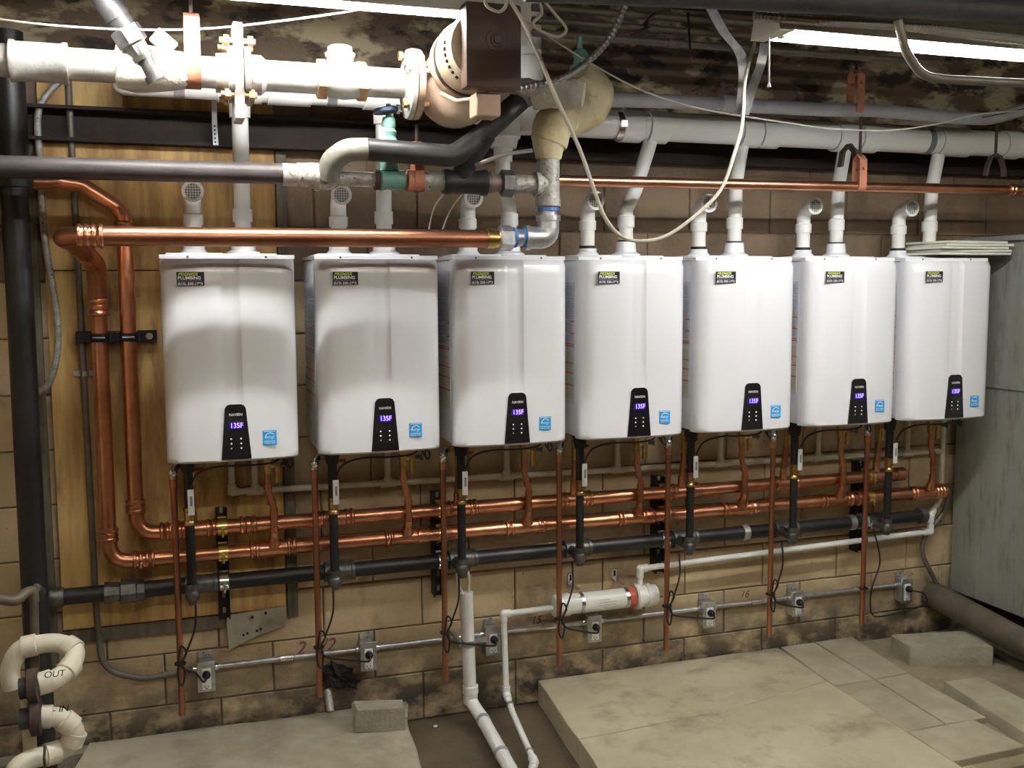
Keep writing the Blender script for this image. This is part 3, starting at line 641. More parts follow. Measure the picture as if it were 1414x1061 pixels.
# ---------------------------------------------------------------- outlets, conduit and power cords
OX = [.124, .741, 1.260, 1.716, 2.27, 2.729, 3.337]; OZ = .318; CZc = .338
def mk_out():
    t = thing('outlet_box', 'x', 'socket', (0, 0, 0), 'steel outlet boxes on the conduit')
    part('box', MB().bb(-.030, .030, -.058, -.007, -.060, .052, .003), M_galv, t)
    part('bracket', MB().bb(-.027, .022, -.012, -.007, .052, .082, .002), M_galvold, t)
    part('cover_plate', MB().bb(-.032, .032, -.062, -.058, -.063, .055, .0015), M_galv, t)
    s = part('duplex_socket', MB().bb(-.017, .017, -.068, -.061, -.052, .030, .004, 2), M_socket, t, 'white duplex socket')
    part('socket_slot', MB().bb(-.007, -.005, -.0685, -.067, -.044, -.036).bb(.005, .007, -.0685, -.067, -.044, -.036).cyl((0, -.0686, -.048), (0, -.067, -.048), .0025, 8), M_hole, s)
    part('plug', MB().rev((0, -.066, .008), (0, -1, 0), [(0, .015), (.012, .016), (.026, .011), (.03, .006)], 12), M_cord, t, 'black plug')
    for s_ in (-1, 1): part('connector', MB().cyl((s_ * .03, -.03, CZc - OZ), (s_ * .048, -.03, CZc - OZ), .0155, 12), M_zinc, t)
    return t
OL = ['steel outlet box under the tin sheet, leftmost on the conduit', 'steel outlet box right of the wall hole, second from left', 'steel outlet box between the two white floor drains', 'steel outlet box under the white neutralizer', 'steel outlet box third from the right on the conduit', 'steel outlet box second from the right on the conduit', 'steel outlet box at the right end of the conduit']
fam(mk_out, OL, [(x, 0, OZ) for x in OX])
ct = thing('conduit_run', 'shiny metal conduit linking the outlet boxes along the wall', 'conduit', (1.7, -.03, CZc))
for a, b_ in zip(OX, OX[1:]):
    part('conduit', MB().cyl((a + .046, -.03, CZc), (b_ - .046, -.03, CZc), .0105, 12), M_galv, ct)
for x in (.40, 1.50, 2.50, 3.05): part('coupling', MB().cyl((x, -.03, CZc), (x + .05, -.03, CZc), .0135, 12), M_zinc, ct)
def cord(i):
    x0 = HX[i] + (.018, .004, .0, -.016, -.029, -.03, -.04)[i]; ox = OX[i]
    t = thing('power_cord', 'black power cord dangling ' + AT % ORD[i], 'power cord', (x0, -.2, .45), 'black heater power cords')
    P = [(x0 + .06, -.19, .66), (x0 + .055, -.21, .56), (x0 + .02, -.222, .47), (x0 + .004, -.222, .425), (x0 + .03, -.215, .39 if i else .40), (x0 + (ox - x0) * .55, -.15, .345 if i else .37), (ox - .012, -.112, .315), (ox, -.098, .326)]
    if i == 6: P = [(x0 + .06, -.19, .66), (x0 + .09, -.2, .52), (x0 + .03, -.222, .40), (x0 + .06, -.19, .28), (x0 + .16, -.15, .24), (ox + .04, -.13, .26), (ox + .05, -.12, .31), (ox, -.098, .326)]
    part('cord', MB().tube([V(p) for p in P], .0038, 8, smooth=6), M_cord, t)
    if i != 6: part('loop', MB().tube([V((x0 + .004, -.223, .44)), V((x0 + .022, -.226, .475)), V((x0 + .004, -.226, .50)), V((x0 - .006, -.223, .44)), V((x0 - .010, -.223, .385)), V((x0 + .004, -.226, .355)), V((x0 + .014, -.222, .40)), V((x0 + .006, -.222, .43))], .0036, 8, smooth=5), M_cord, t)
    part('tie', MB().band((x0, -.204, .43 if i != 6 else .405), (0, 0, 1), .0185, .006, .002, 14), M_cord, t)
for i in range(7): cord(i)

# ---------------------------------------------------------------- condensate pipes
cw = thing('condensate_line', 'thin white condensate pipe running behind the heater risers', 'pvc pipe', (1.8, -.046, 1.008))
part('pipe', MB().tube([V((.24, -.046, 1.17)), V((.24, -.046, 1.012)), V((3.535, -.046, .978))], .0125, 12, bend=.012), M_pvc2, cw)
part('end_drop', MB().tube([V((3.53, -.046, 1.18)), V((3.53, -.046, .74)), V((3.47, -.06, .69))], .0125, 12, bend=.02), M_pvc2, cw)
for x in HX: part('tee', MB().cyl((x + .31 - .03, -.046, 1.011 - (x + .07) * .0103), (x + .31 + .03, -.046, 1.011 - (x + .13) * .0103), .0165, 12).cyl((x + .31, -.046, 1.005 - x * .0103), (x + .31, -.046, 1.036 - x * .0103), .0165, 12).cyl((x + .31, -.046, 1.02 - x * .0103), (x + .31, -.046, 1.18), .0125, 12), M_pvc2, cw)
part('elbow', MB().sphere((.24, -.046, 1.013), .0175).cyl((.24, -.046, 1.013), (.24, -.046, 1.04), .0165, 12).cyl((.24, -.046, 1.013), (.265, -.046, 1.013), .0165, 12), M_pvc2, cw)
dw = thing('drain_line', 'white pipe sloping from the right end down to the neutralizer', 'pvc pipe', (2.6, -.08, .58))
wy = -.085
part('pipe', MB().tube([V((1.905, wy - .02, .49)), V((1.905, wy - .02, .572)), V((3.44, wy, .600)), V((3.44, wy, .672)), V((3.475, -.062, .695))], .0128, 12, bend=.02), M_pvc, dw)
for a, b_ in (((1.905, wy - .02, .535), (1.905, wy - .02, .572)), ((1.905, wy - .02, .572), (1.94, wy - .02, .573)), ((3.44, wy, .60), (3.405, wy, .5995)), ((3.44, wy, .60), (3.44, wy, .635)), ((3.44, wy, .645), (3.44, wy, .675)), ((3.44, wy, .675), (3.475, -.062, .695))):
    part('socket', MB().cyl(a, b_, .0172, 12), M_pvc, dw)
for p in ((1.905, wy - .02, .572), (3.44, wy, .60), (3.44, wy, .673)): part('elbow', MB().sphere(p, .0172), M_pvc, dw)
for x in (2.02, 3.06): part('pipe_clip', MB().band((x, wy - .01 + (x - 2) * .005, .574 + (x - 1.9) * .018), (1, 0, 0), .013, .02, .003, 12).box((x, wy + .02, .563 + (x - 2) * .018), (.018, .03, .006)), M_iron, dw)
nz = thing('neutralizer', 'white cylinder condensate neutralizer with red band on the wall', 'canister', (1.72, -.1, .455))
NY = -.105; nzz = .452
part('body', MB().rev((1.54, NY, nzz), (1, 0, 0), [(0, .042), (.0, .0425), (.33, .0425)], 28), M_pvc, nz)
part('left_cap', MB().rev((1.505, NY, nzz), (1, 0, 0), [(0, .035), (.004, .046), (.07, .049), (.072, .043)], 28), M_pvc, nz)
part('red_band', MB().band((1.858, NY, nzz), (1, 0, 0), .0425, .028, .0015, 28), M_redlab, nz)
part('right_cap', MB().rev((1.878, NY, nzz), (1, 0, 0), [(0, .043), (0, .052), (.018, .052), (.02, .048), (.05, .048), (.052, .052), (.072, .052), (.074, .046), (.10, .045), (.104, .03)], 10), M_pvc, nz)
part('cap_ring', MB().band((1.893, NY, nzz), (1, 0, 0), .050, .02, .004, 24), M_pvc, nz)
for x in (1.63, 1.835):
    c = part('wall_strap', MB().band((x, NY, nzz), (1, 0, 0), .0425, .016, .003, 28).box((x - .006, -.055, nzz + .056), (.018, .10, .004)).box((x - .006, -.010, nzz + .078), (.026, .005, .05), bev=.002), M_zinc, nz)
    part('strap_slot', MB().box((x - .006, -.013, nzz + .083), (.008, .001, .024)), M_hole, c)
pr = MB()
for z, a, b_ in ((.015, 1.70, 1.75), (.003, 1.70, 1.78), (-.008, 1.70, 1.775), (-.02, 1.71, 1.74), (-.02, 1.76, 1.80)):
    yy = NY - math.sqrt(.0425 ** 2 - z ** 2) - .0004; pr.bb(a, b_, yy - .0003, yy + .0005, nzz + z, nzz + z + .0015)
part('print', pr, M_greyink, nz)
dp = thing('drain_pipe', 'thin white pipe from the neutralizer down and across the floor', 'pvc pipe', (1.3, -.1, .1))
tp = [V((1.505, NY, nzz - .008)), V((1.292, NY, .442)), V((1.302, NY, .105)), V((1.290, -.22, .070)), V((1.245, -.60, .045)), V((1.18, -.72, .043)), V((.95, -1.20, .042)), V((.93, -2.2, .042))]
part('pipe', MB().tube(tp, .0125, 12, bend=.02), M_pvc, dp)
part('elbow', MB().sphere(tp[1], .0172).cyl(tp[1], tp[1] + V((.03, 0, 0)), .0168, 12).cyl(tp[1], tp[1] - V((0, 0, .03)), .0168, 12), M_pvc, dp)
part('elbow', MB().sphere(tp[2], .0172).cyl(tp[2], tp[2] + V((0, 0, .03)), .0168, 12).cyl(tp[2], tp[2].lerp(tp[3], .3), .0168, 12), M_pvc, dp)
part('elbow', MB().sphere(tp[4], .0175).cyl(tp[4], tp[4].lerp(tp[3], .09), .017, 12).cyl(tp[4], tp[4].lerp(tp[5], .25), .017, 12), M_pvc, dp)
for p, q in ((tp[2].lerp(tp[3], .6), tp[3] - tp[2]), (tp[3].lerp(tp[4], .80), tp[4] - tp[3])): part('pipe_clip', MB().band(p, q, .0128, .012, .003, 12), M_galv, dp)
dd = thing('floor_drain_pipe', 'thicker white standpipe bending onto the floor below the third heater', 'pvc pipe', (1.14, -.12, .05))
tq = [V((1.13, -.12, .545)), V((1.143, -.12, .10)), V((1.165, -.20, .062)), V((1.14, -.70, .045)), V((1.07, -1.25, .042)), V((1.02, -2.2, .042))]
part('pipe', MB().tube(tq, .026, 18, bend=.05), M_pvc, dd)
part('coupling', MB().rev((1.1435, -.12, .165), (0, 0, -1), [(0, .026), (0, .032), (.03, .0325), (.034, .029), (.075, .029)], 18), M_pvc, dd)
part('top_reducer', MB().rev((1.1295, -.12, .555), (0, 0, -1), [(0, .020), (0, .028), (.10, .028), (.105, .026)], 18), M_pvc, dd)
part('wall_clamp', MB().band((1.1375, -.12, .345), (0, 0, 1), .026, .025, .003, 18).bb(1.095, 1.105, -.13, -.01, .335, .36).bb(1.165, 1.215, -.12, -.11, .338, .358), M_galv, dd)
for p, q in ((tq[2].lerp(tq[3], .07), tq[3] - tq[2]), (tq[2].lerp(tq[3], .62), tq[3] - tq[2])): part('grey_band', MB().band(p, q, .0262, .02, .003, 18), M_pvcline, dd)
vt = thing('vinyl_tubes', 'pair of clear vinyl tubes dropping into the white standpipe', 'tube', (1.12, -.13, .55))
part('tube', MB().tube([V((1.10, -.13, .66)), V((1.088, -.13, .63)), V((1.10, -.12, .58)), V((1.123, -.12, .54))], .006, 8, smooth=4), M_cable, vt)
part('tube', MB().tube([V((1.11, -.05, .75)), V((1.135, -.10, .66)), V((1.142, -.12, .60)), V((1.135, -.12, .54))], .006, 8, smooth=4), M_cable, vt)

# ---------------------------------------------------------------- left side: column, conduits, meter bends
bc = thing('black_column', 'thick black vertical pipe at the left edge', 'pipe', (-.428, -.2, 0))
part('pipe', MB().cyl((-.432, -.2, .02), (-.428, -.2, 2.16), .043, 22), M_blackpipe, bc)
part('hub', MB().rev((-.428, -.2, 2.11), (0, 0, 1), [(0, .043), (0, .058), (.07, .060), (.08, .05), (.5, .05)], 20), M_blackpipe, bc)
part('foot_collar', MB().rev((-.432, -.2, .28), (0, 0, 1), [(0, .043), (0, .055), (.03, .055), (.04, .043)], 20), M_blackpipe, bc)
cv = thing('brown_conduit', 'dull vertical conduit over the plywood bending to the leftmost outlet', 'conduit', (-.25, -.035, .3))
part('conduit', MB().tube([V((-.262, -.043, 2.60)), V((-.250, -.043, .60)), V((-.240, -.043, .38)), V((-.10, -.034, .325)), V((.078, -.03, CZc))], .0115, 12, bend=.14), M_conduit, cv)
part('strap', MB().bb(-.29, -.215, -.034, -.0275, 1.465, 1.485, .001).band((-.252, -.043, 1.475), (0, 0, 1), .0115, .018, .002, 12), M_galv, cv)
gb = thing('bent_conduit', 'grey bent conduit curving left behind the black column', 'conduit', (-.33, -.06, 1.5))
g_ = [at(90, 105, -.04), at(54, 150, -.05), at(56, 230, -.06), at(62, 330, -.07), at(80, 450, -.07), at(72, 520, -.07), at(50, 543, -.07), at(20, 552, -.07)]
part('conduit', MB().tube(g_, .0115, 12, smooth=6), M_galvold, gb)
rp = thing('brown_standpipe', 'slim brown iron pipe standing in front of the black column', 'pipe', at(50, 980, -.45))
part('pipe', MB().tube([at(47, 828, -.45), at(50, 985, -.45)], .0135, 12), M_dirtypipe, rp)
part('elbow', MB().tube([at(0, 828, -.5), at(22, 830, -.5), at(34, 820, -.47), at(45, 817, -.45), at(47, 832, -.45)], .016, 12, smooth=4), M_dirtypipe, rp)
part('gas_link', MB().cyl(at(50, 812, -.44), at(58, 818, -.30), .014, 10), M_iron, rp)
def bend(name, lab, path, r, marks, flange, txt, tp_, base):
    t = thing(name, lab, 'pvc pipe', base, 'white pvc return bends')
    P = [at(*p) for p in path]
    part('pipe', MB().tube(P, r, 18, smooth=6), M_pvc2, t)
    S = spline(P, 6)
    for k in marks:
        i = min(len(S) - 2, int(k * (len(S) - 1))); d = S[i + 1] - S[i - 1]
        part('socket', MB().rev(S[i] - d.normalized() * .02, d, [(0, r), (0, r + .005), (.04, r + .005), (.042, r)], 18), M_pvc2, t)
    a, b2 = at(*flange[0]), at(*flange[1]); d = b2 - a
    part('iron_nipple', MB().cyl(a, b2, r + .002, 14), M_darkpipe, t)
    part('iron_flange', MB().rev(a, -d, [(0, .045), (.004, .056), (.03, .056), (.034, .04)], 12), M_rustd, t)
    o = lettering(txt, .028, 0, 0, 0, M_hole, t, 'marker_writing', shear=.2)
    c = at(*tp_); vdir = (CAM - c).normalized()
    c = c + vdir * (r + .003) - ROOT[t.name]
    for v in o.data.vertices: v.co = c + V((v.co.x, 0, v.co.z)) + vdir * .001
    return t
bend('return_bend', 'upper white pvc return bend marked OUT at lower left', [(18, 950, -.50), (14, 925, -.50), (28, 898, -.50), (55, 890, -.50), (82, 889, -.50), (103, 900, -.53), (97, 921, -.58), (80, 936, -.62), (58, 944, -.64), (38, 950, -.64)], .030, (.28, .52, .70, .88), ((38, 950, -.64), (27, 952, -.64)), 'OUT', (60, 937, -.64), at(60, 950, -.6))
bend('return_bend', 'lower white pvc return bend marked IN at lower left', [(42, 992, -.66), (62, 990, -.66), (84, 993, -.66), (101, 1007, -.66), (100, 1022, -.66), (84, 1036, -.66), (60, 1044, -.68), (40, 1050, -.70), (22, 1064, -.72), (16, 1090, -.74)], .030, (.12, .28, .43, .62), ((42, 992, -.66), (27, 994, -.66)), '- IN', (72, 985, -.66), at(60, 1010, -.66))
solo('white_stub', MB().cyl(at(38, 965, -.60), at(42, 1040, -.60), .02, 14), M_pvc2, 'straight white pipe upright behind the two return bends', 'pvc pipe', at(40, 1040, -.6))
solo('cable_tie', MB().tube([at(62, 1030, -.72), at(61, 1048, -.74), at(62, 1061, -.72)], .004, 8), M_darkpipe, 'brown tie round the lower return bend', 'cable tie', at(62, 1045, -.72))

# ---------------------------------------------------------------- overhead steel line with flange, check valve and pump
SY = -.65; SZ = 2.43; SR = .047
def X(px): return at(px, 100, SY).x
sp = thing('steel_main', 'bright painted steel pipe running overhead at the left', 'steel pipe', (X(200), SY, SZ))
part('pipe', MB().cyl((-1.19, SY, SZ), (X(560), SY, SZ), SR, 26), M_white, sp)
part('coupling', MB().rev((X(15), SY, SZ), (1, 0, 0), [(0, SR), (0, .060), (.012, .060), (.018, .056), (X(95) - X(15) - .018, .056), (X(95) - X(15) - .012, .060), (X(95) - X(15), .060), (X(95) - X(15), SR)], 24), M_white, sp)
wr = MB()
wr.rev((X(160), SY, SZ), (1, 0, 0), [(0, .048), (.004, .062), (.05, .070), (.10, .068), (.16, .058), (.20, .052), (.205, .047)], 26)
wr.jitter(.0022)
part('plaster_wrap', wr, M_plaster, sp, 'crumbling white plaster wrap')
part('hub', MB().rev((X(298), SY, SZ), (1, 0, 0), [(0, SR), (0, .058), (.02, .060), (.04, .060), (.04, SR)], 24), M_flangem, sp)
part('hub', MB().rev((X(346), SY, SZ), (1, 0, 0), [(0, SR), (0, .060), (.03, .060), (.035, .056), (.045, SR)], 24), M_flangem, sp)
part('flange', MB().rev((X(314), SY, SZ), (1, 0, 0), [(0, SR), (0, .088), (.018, .088), (.018, SR)], 28), M_flangem, sp)
part('flange_plate', MB().box((X(328), SY, SZ), (.030, .13, .285), bev=.006, seg=2), M_flangem, sp, 'tall pale flange plate, rust-dark below')
part('flange', MB().rev((X(336), SY, SZ), (1, 0, 0), [(0, SR), (0, .088), (.018, .088), (.018, SR)], 28), M_flangem, sp)
for dy, dz in ((-.05, .088), (-.05, -.07), (.05, .088), (.05, -.07)):
    c0 = V((X(303), SY + dy, SZ + dz))
    part('bolt', MB().cyl(c0, c0 + V((.105, 0, 0)), .009, 10).rev(c0 + V((.012, 0, 0)), (1, 0, 0), [(0, .017), (.016, .017)], 6).rev(c0 + V((.082, 0, 0)), (1, 0, 0), [(0, .017), (.016, .017)], 6), M_bolt, sp)
cvv = thing('check_valve', 'bronze swing check valve with round cap in the overhead line', 'valve', (X(470), SY, SZ))
part('body', MB().rev((X(448), SY, SZ), (1, 0, 0), [(0, .050), (.02, .056), (.06, .060), (.10, .056), (.12, .050)], 22).cyl((X(470), SY, SZ), (X(470), SY, SZ + .075), .042, 20), M_white, cvv)
part('cap', MB().rev((X(470), SY, SZ + .07), (0, 0, 1), [(0, .046), (.012, .048), (.016, .040), (.032, .038), (.036, .030)], 22), M_white, cvv)
for p in (437, 492): part('hex_end', MB().rev((X(p), SY, SZ), (1, 0, 0), [(0, .060), (.004, .062), (.028, .062), (.032, .058)], 6), M_bolt, cvv)
lettering('125S', .02, X(458) - X(470), -.061, .012, M_flangem, cvv)
pm = thing('circulator_pump', 'large circulator pump with round motor and square brown cap', 'pump', (X(620), SY, SZ))
fx = X(556)
part('flange', MB().rev((fx, SY, SZ), (1, 0, 0), [(0, SR), (0, .062), (.012, .108), (.026, .112), (.028, .05)], 30), M_flangem, pm)
part('flange', MB().rev((fx + .031, SY, SZ), (1, 0, 0), [(0, .05), (0, .112), (.020, .110), (.024, .06)], 30), M_pump, pm)
for k in range(5):
    a = k / 5 * 2 * PI + .3; c0 = V((fx - .012, SY + .088 * math.cos(a), SZ + .088 * math.sin(a)))
    part('bolt', MB().cyl(c0, c0 + V((.085, 0, 0)), .008, 8).rev(c0 + V((.0, 0, 0)), (1, 0, 0), [(0, .015), (.012, .015)], 6).rev(c0 + V((.062, 0, 0)), (1, 0, 0), [(0, .015), (.012, .015)], 6), M_bolt if k % 2 else M_zinc, pm)
vx = X(628)
part('volute', MB().rev((vx, SY + .085, SZ - .005), (0, -1, 0), [(0, .05), (.02, .10), (.06, .125), (.11, .128), (.15, .112), (.17, .085)], 30).tube([V((fx + .05, SY, SZ)), V((fx + .12, SY, SZ)), V((vx, SY, SZ))], [.056, .062, .085], 22), M_pump, pm)
mx = vx + .0; mz = SZ + .055
part('bearing_bracket', MB().rev((mx, SY - .07, mz), (0, -1, 0), [(0, .09), (.03, .112), (.07, .115), (.09, .108)], 30), M_pump, pm)
part('band', MB().band((mx, SY - .17, mz), (0, 1, 0), .112, .018, .004, 32), M_blackpipe, pm)
part('motor_shell', MB().rev((mx, SY - .15, mz), (0, -1, 0), [(0, .108), (.02, .112), (.17, .112), (.19, .106)], 32), mat('cream_motor_paint', (.56, .47, .34), .4, .2, c2=(.42, .32, .20), scale=8), pm, 'cream round motor shell')
for k in range(7):
    a = PI + (k - 3) * .16 + .35
    part('vent_slot', MB().box((mx + .113 * math.cos(a), SY - .295, mz + .113 * math.sin(a)), (.006, .012, .009), Matrix.Rotation(-a, 3, 'Y')), M_hole, pm)
ex = mx + .012
part('end_cap', MB().bb(ex - .088, ex + .083, SY - .395, SY - .325, mz - .128, mz + .115, .010, 2), M_motor, pm, 'square dark brown motor end cap')
part('shaft_boss', MB().rev((ex + .005, SY - .394, mz + .008), (0, -1, 0), [(0, .034), (.003, .032), (.004, .02), (.008, .019), (.009, .012), (.014, .011)], 18), M_motor, pm)
part('junction_box', MB().bb(ex - .040, ex + .035, SY - .34, SY - .26, mz - .20, mz - .13, .004), mat('tan_box', (.46, .32, .22), .5), pm, 'tan junction box under the motor')
part('bracket_stay', MB().tube([V((mx - .08, SY - .12, mz - .10)), V((mx - .05, SY - .2, mz - .135)), V((mx + .0, SY - .3, mz - .14))], .006, 8), M_pump, pm)
ac = thing('armoured_cable', 'ribbed armoured cable curving from the motor box up to the ceiling', 'cable', (ex, SY - .3, mz - .16))
cp = spline([at(694, 125, -.97), at(730, 119, -.97), at(775, 108, -.96), at(815, 82, -.95), at(843, 50, -.93), at(862, 10, -.92), at(872, -25, -.9)], 13)
b = MB(); b.tube(cp, [(.0118 if k % 2 else .0085) for k in range(len(cp))], 10); part('cable', b, M_armor, ac)

# wye with dark hose from the upper left
hz = thing('slanting_pipe', 'thick grey-black pipe slanting down to the plaster wrap', 'hose', at(205, 92, -.72))
A = at(205, 92, -.70); B = at(112, -55, -.74); d = (A - B)
part('pipe', MB().cyl(B, A - d * .36, .036, 18), M_black, hz)
part('pipe_shell', MB().cyl(B + d * .05, A - d * .46, .0385, 18), M_black, hz)
part('hex_nut', MB().rev(A - d * .38, d, [(0, .036), (.004, .046), (.05, .046), (.055, .034), (.09, .032)], 6), M_iron, hz)
part('nipple', MB().rev(A - d * .30, d, [(0, .03), (.06, .03), (.06, .034), (.075, .034), (.075, .028), (.12, .026), (.12, .030), (.14, .030)], 14), M_iron, hz)
solo('plaster_shard', MB().box(at(226, 58, -.64), (.07, .02, .05), Matrix.Rotation(.7, 3, 'Y'), bev=.003), M_plaster, 'sharp white shard standing on the plaster wrap', 'shard', at(232, 52, -.62))

def clevis(name, lab, px, ztop, zbot, y, r, wd=.03, m=M_rust, rod=True, grp='rusty pipe hangers'):
    x = at(px[0], px[1], y).x if isinstance(px, tuple) else px
    t = thing(name, lab, 'pipe hanger', (x, y, ztop), grp)
    R = r + .003; P = [V((x, y, ztop)), V((x, y - R * .95, ztop - .02)), V((x, y - R * 1.02, zbot + .03 + R))]
    for k in range(9):
        a = PI + k / 8 * PI; P.append(V((x, y + R * math.cos(a), zbot + R + .002 + R * math.sin(a))))
    P += [V((x, y + R * 1.02, zbot + .03 + R)), V((x, y + R * .95, ztop - .02)), V((x, y, ztop))]
    part('strap', MB().strap(P, (1, 0, 0), wd, .004), m, t)
    part('cross_bolt', MB().cyl((x, y - R - .012, ztop - .055), (x, y + R + .012, ztop - .055), .006, 8), m, t)
    if rod: part('rod', MB().cyl((x, y, ztop - .01), (x, y, rod if rod > 1.5 else 2.92), .006, 8).rev((x, y, ztop - .012), (0, 0, 1), [(0, .012), (.01, .012)], 6), M_rustd, t)
    return t
clevis('pipe_hanger', 'wide rust-orange strap hanger round the overhead steel pipe', (266, 90), SZ + .17, SZ - SR - .006, SY, SR, .045, rod=2.92)
clevis('pipe_hanger', 'rust-orange strap hanger below the pump holding the pipe string', (576, 220), 2.255, 2.092, -.60, .033, .03, rod=2.31)
clevis('pipe_hanger', 'large rust-orange double hanger round the grey jacketed pipe', (1181, 150), 2.635, 2.455, -.42, .030, .034, rod=2.92)
clevis('pipe_hanger', 'rust-orange hanger looped under the slim copper pipe', (1187, 230), 2.30, 2.152, -.42, .021, .034, rod=2.452)
t = thing('pipe_hanger', 'dark rusty open jaw hanger near the right edge', 'pipe hanger', at(1375, 210, -.42), 'rusty pipe hangers')
x = at(1375, 210, -.42).x
part('rod', MB().cyl((x, -.42, 2.32), (x, -.42, 2.52), .006, 8), M_rustd, t)
for s in (-1, 1): part('jaw', MB().strap([V((x, -.42, 2.325)), V((x + s * .025, -.42, 2.315)), V((x + s * .045, -.42, 2.27)), V((x + s * .05, -.42, 2.235))], (0, 1, 0), .02, .012), M_rustd, t)
t = thing('hanger_saddle', 'dark rusty bracket above the copper hanger, left of the orange strap', 'pipe hanger', at(1172, 215, -.36), 'rusty pipe hangers')
b = MB(); c = at(1172, 217, -.37)
for s in (-1, 1): b.strap([c + V((0, 0, .05)), c + V((s * .03, 0, .02)), c + V((s * .04, 0, -.04))], (0, 1, 0), .03, .01)
part('saddle', b, M_rustd, t)

# ---------------------------------------------------------------- pipe string in front of the beam (dark pipe, black tee, green valve, union)
PY = -.60; PZ = 2.128
def Xp(px): return at(px, 250, PY).x
dk = thing('dark_pipe', 'dark grey-brown pipe crossing the left side in front of the plywood', 'pipe', (0, PY, 2.136))
part('pipe', MB().cyl((-1.19, PY, 2.132), (Xp(395), PY, 2.138), .033, 22), M_darkpipe, dk)
part('coupling', MB().rev((Xp(390), PY, 2.136), (1, 0, 0), [(0, .033), (0, .036), (.045, .036), (.047, .039), (.10, .041)], 20), M_galvold, dk)
ps = thing('pipe_string', 'string of threaded fittings between dark pipe and galvanised tee', 'pipe fittings', (Xp(560), PY, PZ))
part('white_tee', MB().rev((Xp(434), PY, PZ + .003), (1, 0, 0), [(0, .033), (0, .044), (.012, .046), (.016, .040), (.055, .040), (.075, .030)], 20), M_galvold, ps)
part('pale_elbow', MB().tube([V((Xp(452), PY - .02, PZ + .0)), V((Xp(455), PY - .05, PZ + .05)), V((Xp(474), PY - .08, PZ + .083)), V((Xp(502), PY - .09, PZ + .085))], .036, 18, bend=.06), mat('pale_elbow', (.24, .225, .19), .55, c2=(.15, .135, .11), scale=15, bump=.2), ps)
part('nipple', MB().cyl((Xp(455), PY, PZ), (Xp(520), PY, PZ), .024, 16), M_galvold, ps)
part('brown_ring', MB().cyl((Xp(517), PY, PZ), (Xp(524), PY, PZ), .033, 16), M_rustd, ps)
gv = part('green_valve_body', MB().rev((Xp(522), PY, PZ), (1, 0, 0), [(0, .03), (.01, .036), (.03, .030), (.05, .034), (.07, .030), (.085, .034), (.09, .026)], 16), M_green, ps, 'verdigris valve body')
part('rust_coupling', MB().cyl((Xp(562), PY, PZ), (Xp(584), PY, PZ), .036, 16), M_rust, ps)
part('grey_nipple', MB().cyl((Xp(583), PY, PZ), (Xp(616), PY, PZ), .029, 16), M_galvold, ps)
part('black_tee', MB().rev((Xp(612), PY, PZ), (1, 0, 0), [(0, .04), (.008, .044), (.03, .040), (.12, .040), (.135, .045), (.15, .045), (.152, .03)], 20), M_black, ps)
part('brown_nipple', MB().rev((Xp(668), PY, PZ), (1, 0, 0), [(0, .034), (.02, .034), (.02, .036), (.035, .036), (.035, .03), (.07, .03)], 18), mat('brown_grey_nipple', (.20, .15, .13), .5, .3), ps)
part('hex_union', MB().rev((Xp(690), PY, PZ), (1, 0, 0), [(0, .036), (.006, .046), (.045, .046), (.05, .038)], 6), M_iron, ps)
part('speckled_nipple', MB().cyl((Xp(708), PY, PZ), (Xp(742), PY, PZ), .031, 18), M_galvold, ps)
gt = thing('green_valve', 'tall verdigris gate valve with blue handwheel over second heater', 'valve', (Xp(538), PY, PZ))
gx = Xp(538)
part('bonnet', MB().rev((gx, PY, PZ + .03), (0, 0, 1), [(0, .030), (.05, .032), (.06, .040), (.09, .041), (.095, .030), (.11, .022), (.125, .026), (.135, .020), (.15, .024), (.17, .020), (.175, .010), (.215, .008)], 14), M_green, gt)
w_ = MB()
w_.rev((gx - .008, PY, PZ + .215), (-.15, 0, 1), [(0, .012), (.0, .038), (.005, .042), (.014, .042), (.018, .036), (.018, .012)], 18)
part('handwheel', w_, mat('blue_grey_wheel', (.05, .07, .13), .5), gt, 'dark blue handwheel')
part('white_lever', MB().box((Xp(525), PY - .05, PZ + .13), (.020, .006, .065), bev=.003, seg=2), M_whiteink, gt)
bh = thing('black_elbow_hose', 'black insulated pipe bending up to the pump from the pale elbow', 'hose', (Xp(560), PY - .09, PZ + .085))
part('hose', MB().tube([V((Xp(500), PY - .09, PZ + .085)), V((Xp(618), PY - .08, PZ + .075)), V((Xp(650), PY - .07, PZ + .13)), at(705, 150, PY - .09), at(726, 132, PY + .0)], .036, 20, bend=.07), M_black, bh)
part('branch', MB().tube([V((Xp(635), PY, PZ)), V((Xp(640), PY - .02, PZ + .05)), at(672, 185, PY - .08)], .034, 18, bend=.05), M_black, bh)
gl = thing('galvanised_tee', 'speckled galvanised tee with blue-ringed nipple and elbow', 'pipe fittings', (Xp(757), PY, PZ))
tx = Xp(757); ez = 1.945
part('tee', MB().rev((tx, PY, PZ + .10), (0, 0, -1), [(0, .038), (.04, .040), (.14, .040), (.16, .044), (.175, .044), (.175, .034)], 22).rev((Xp(738), PY, PZ), (1, 0, 0), [(0, .036), (0, .042), (.014, .042), (.02, .038), (.05, .038)], 20), M_galvold, gl)
part('nipple', MB().cyl((tx, PY, PZ - .07), (tx, PY, ez + .06), .031, 20), M_galv, gl)
for z in (PZ - .085, PZ - .117): part('blue_ring', MB().band((tx, PY, z), (0, 0, 1), .031, .012, .005, 20), M_bluetape, gl)
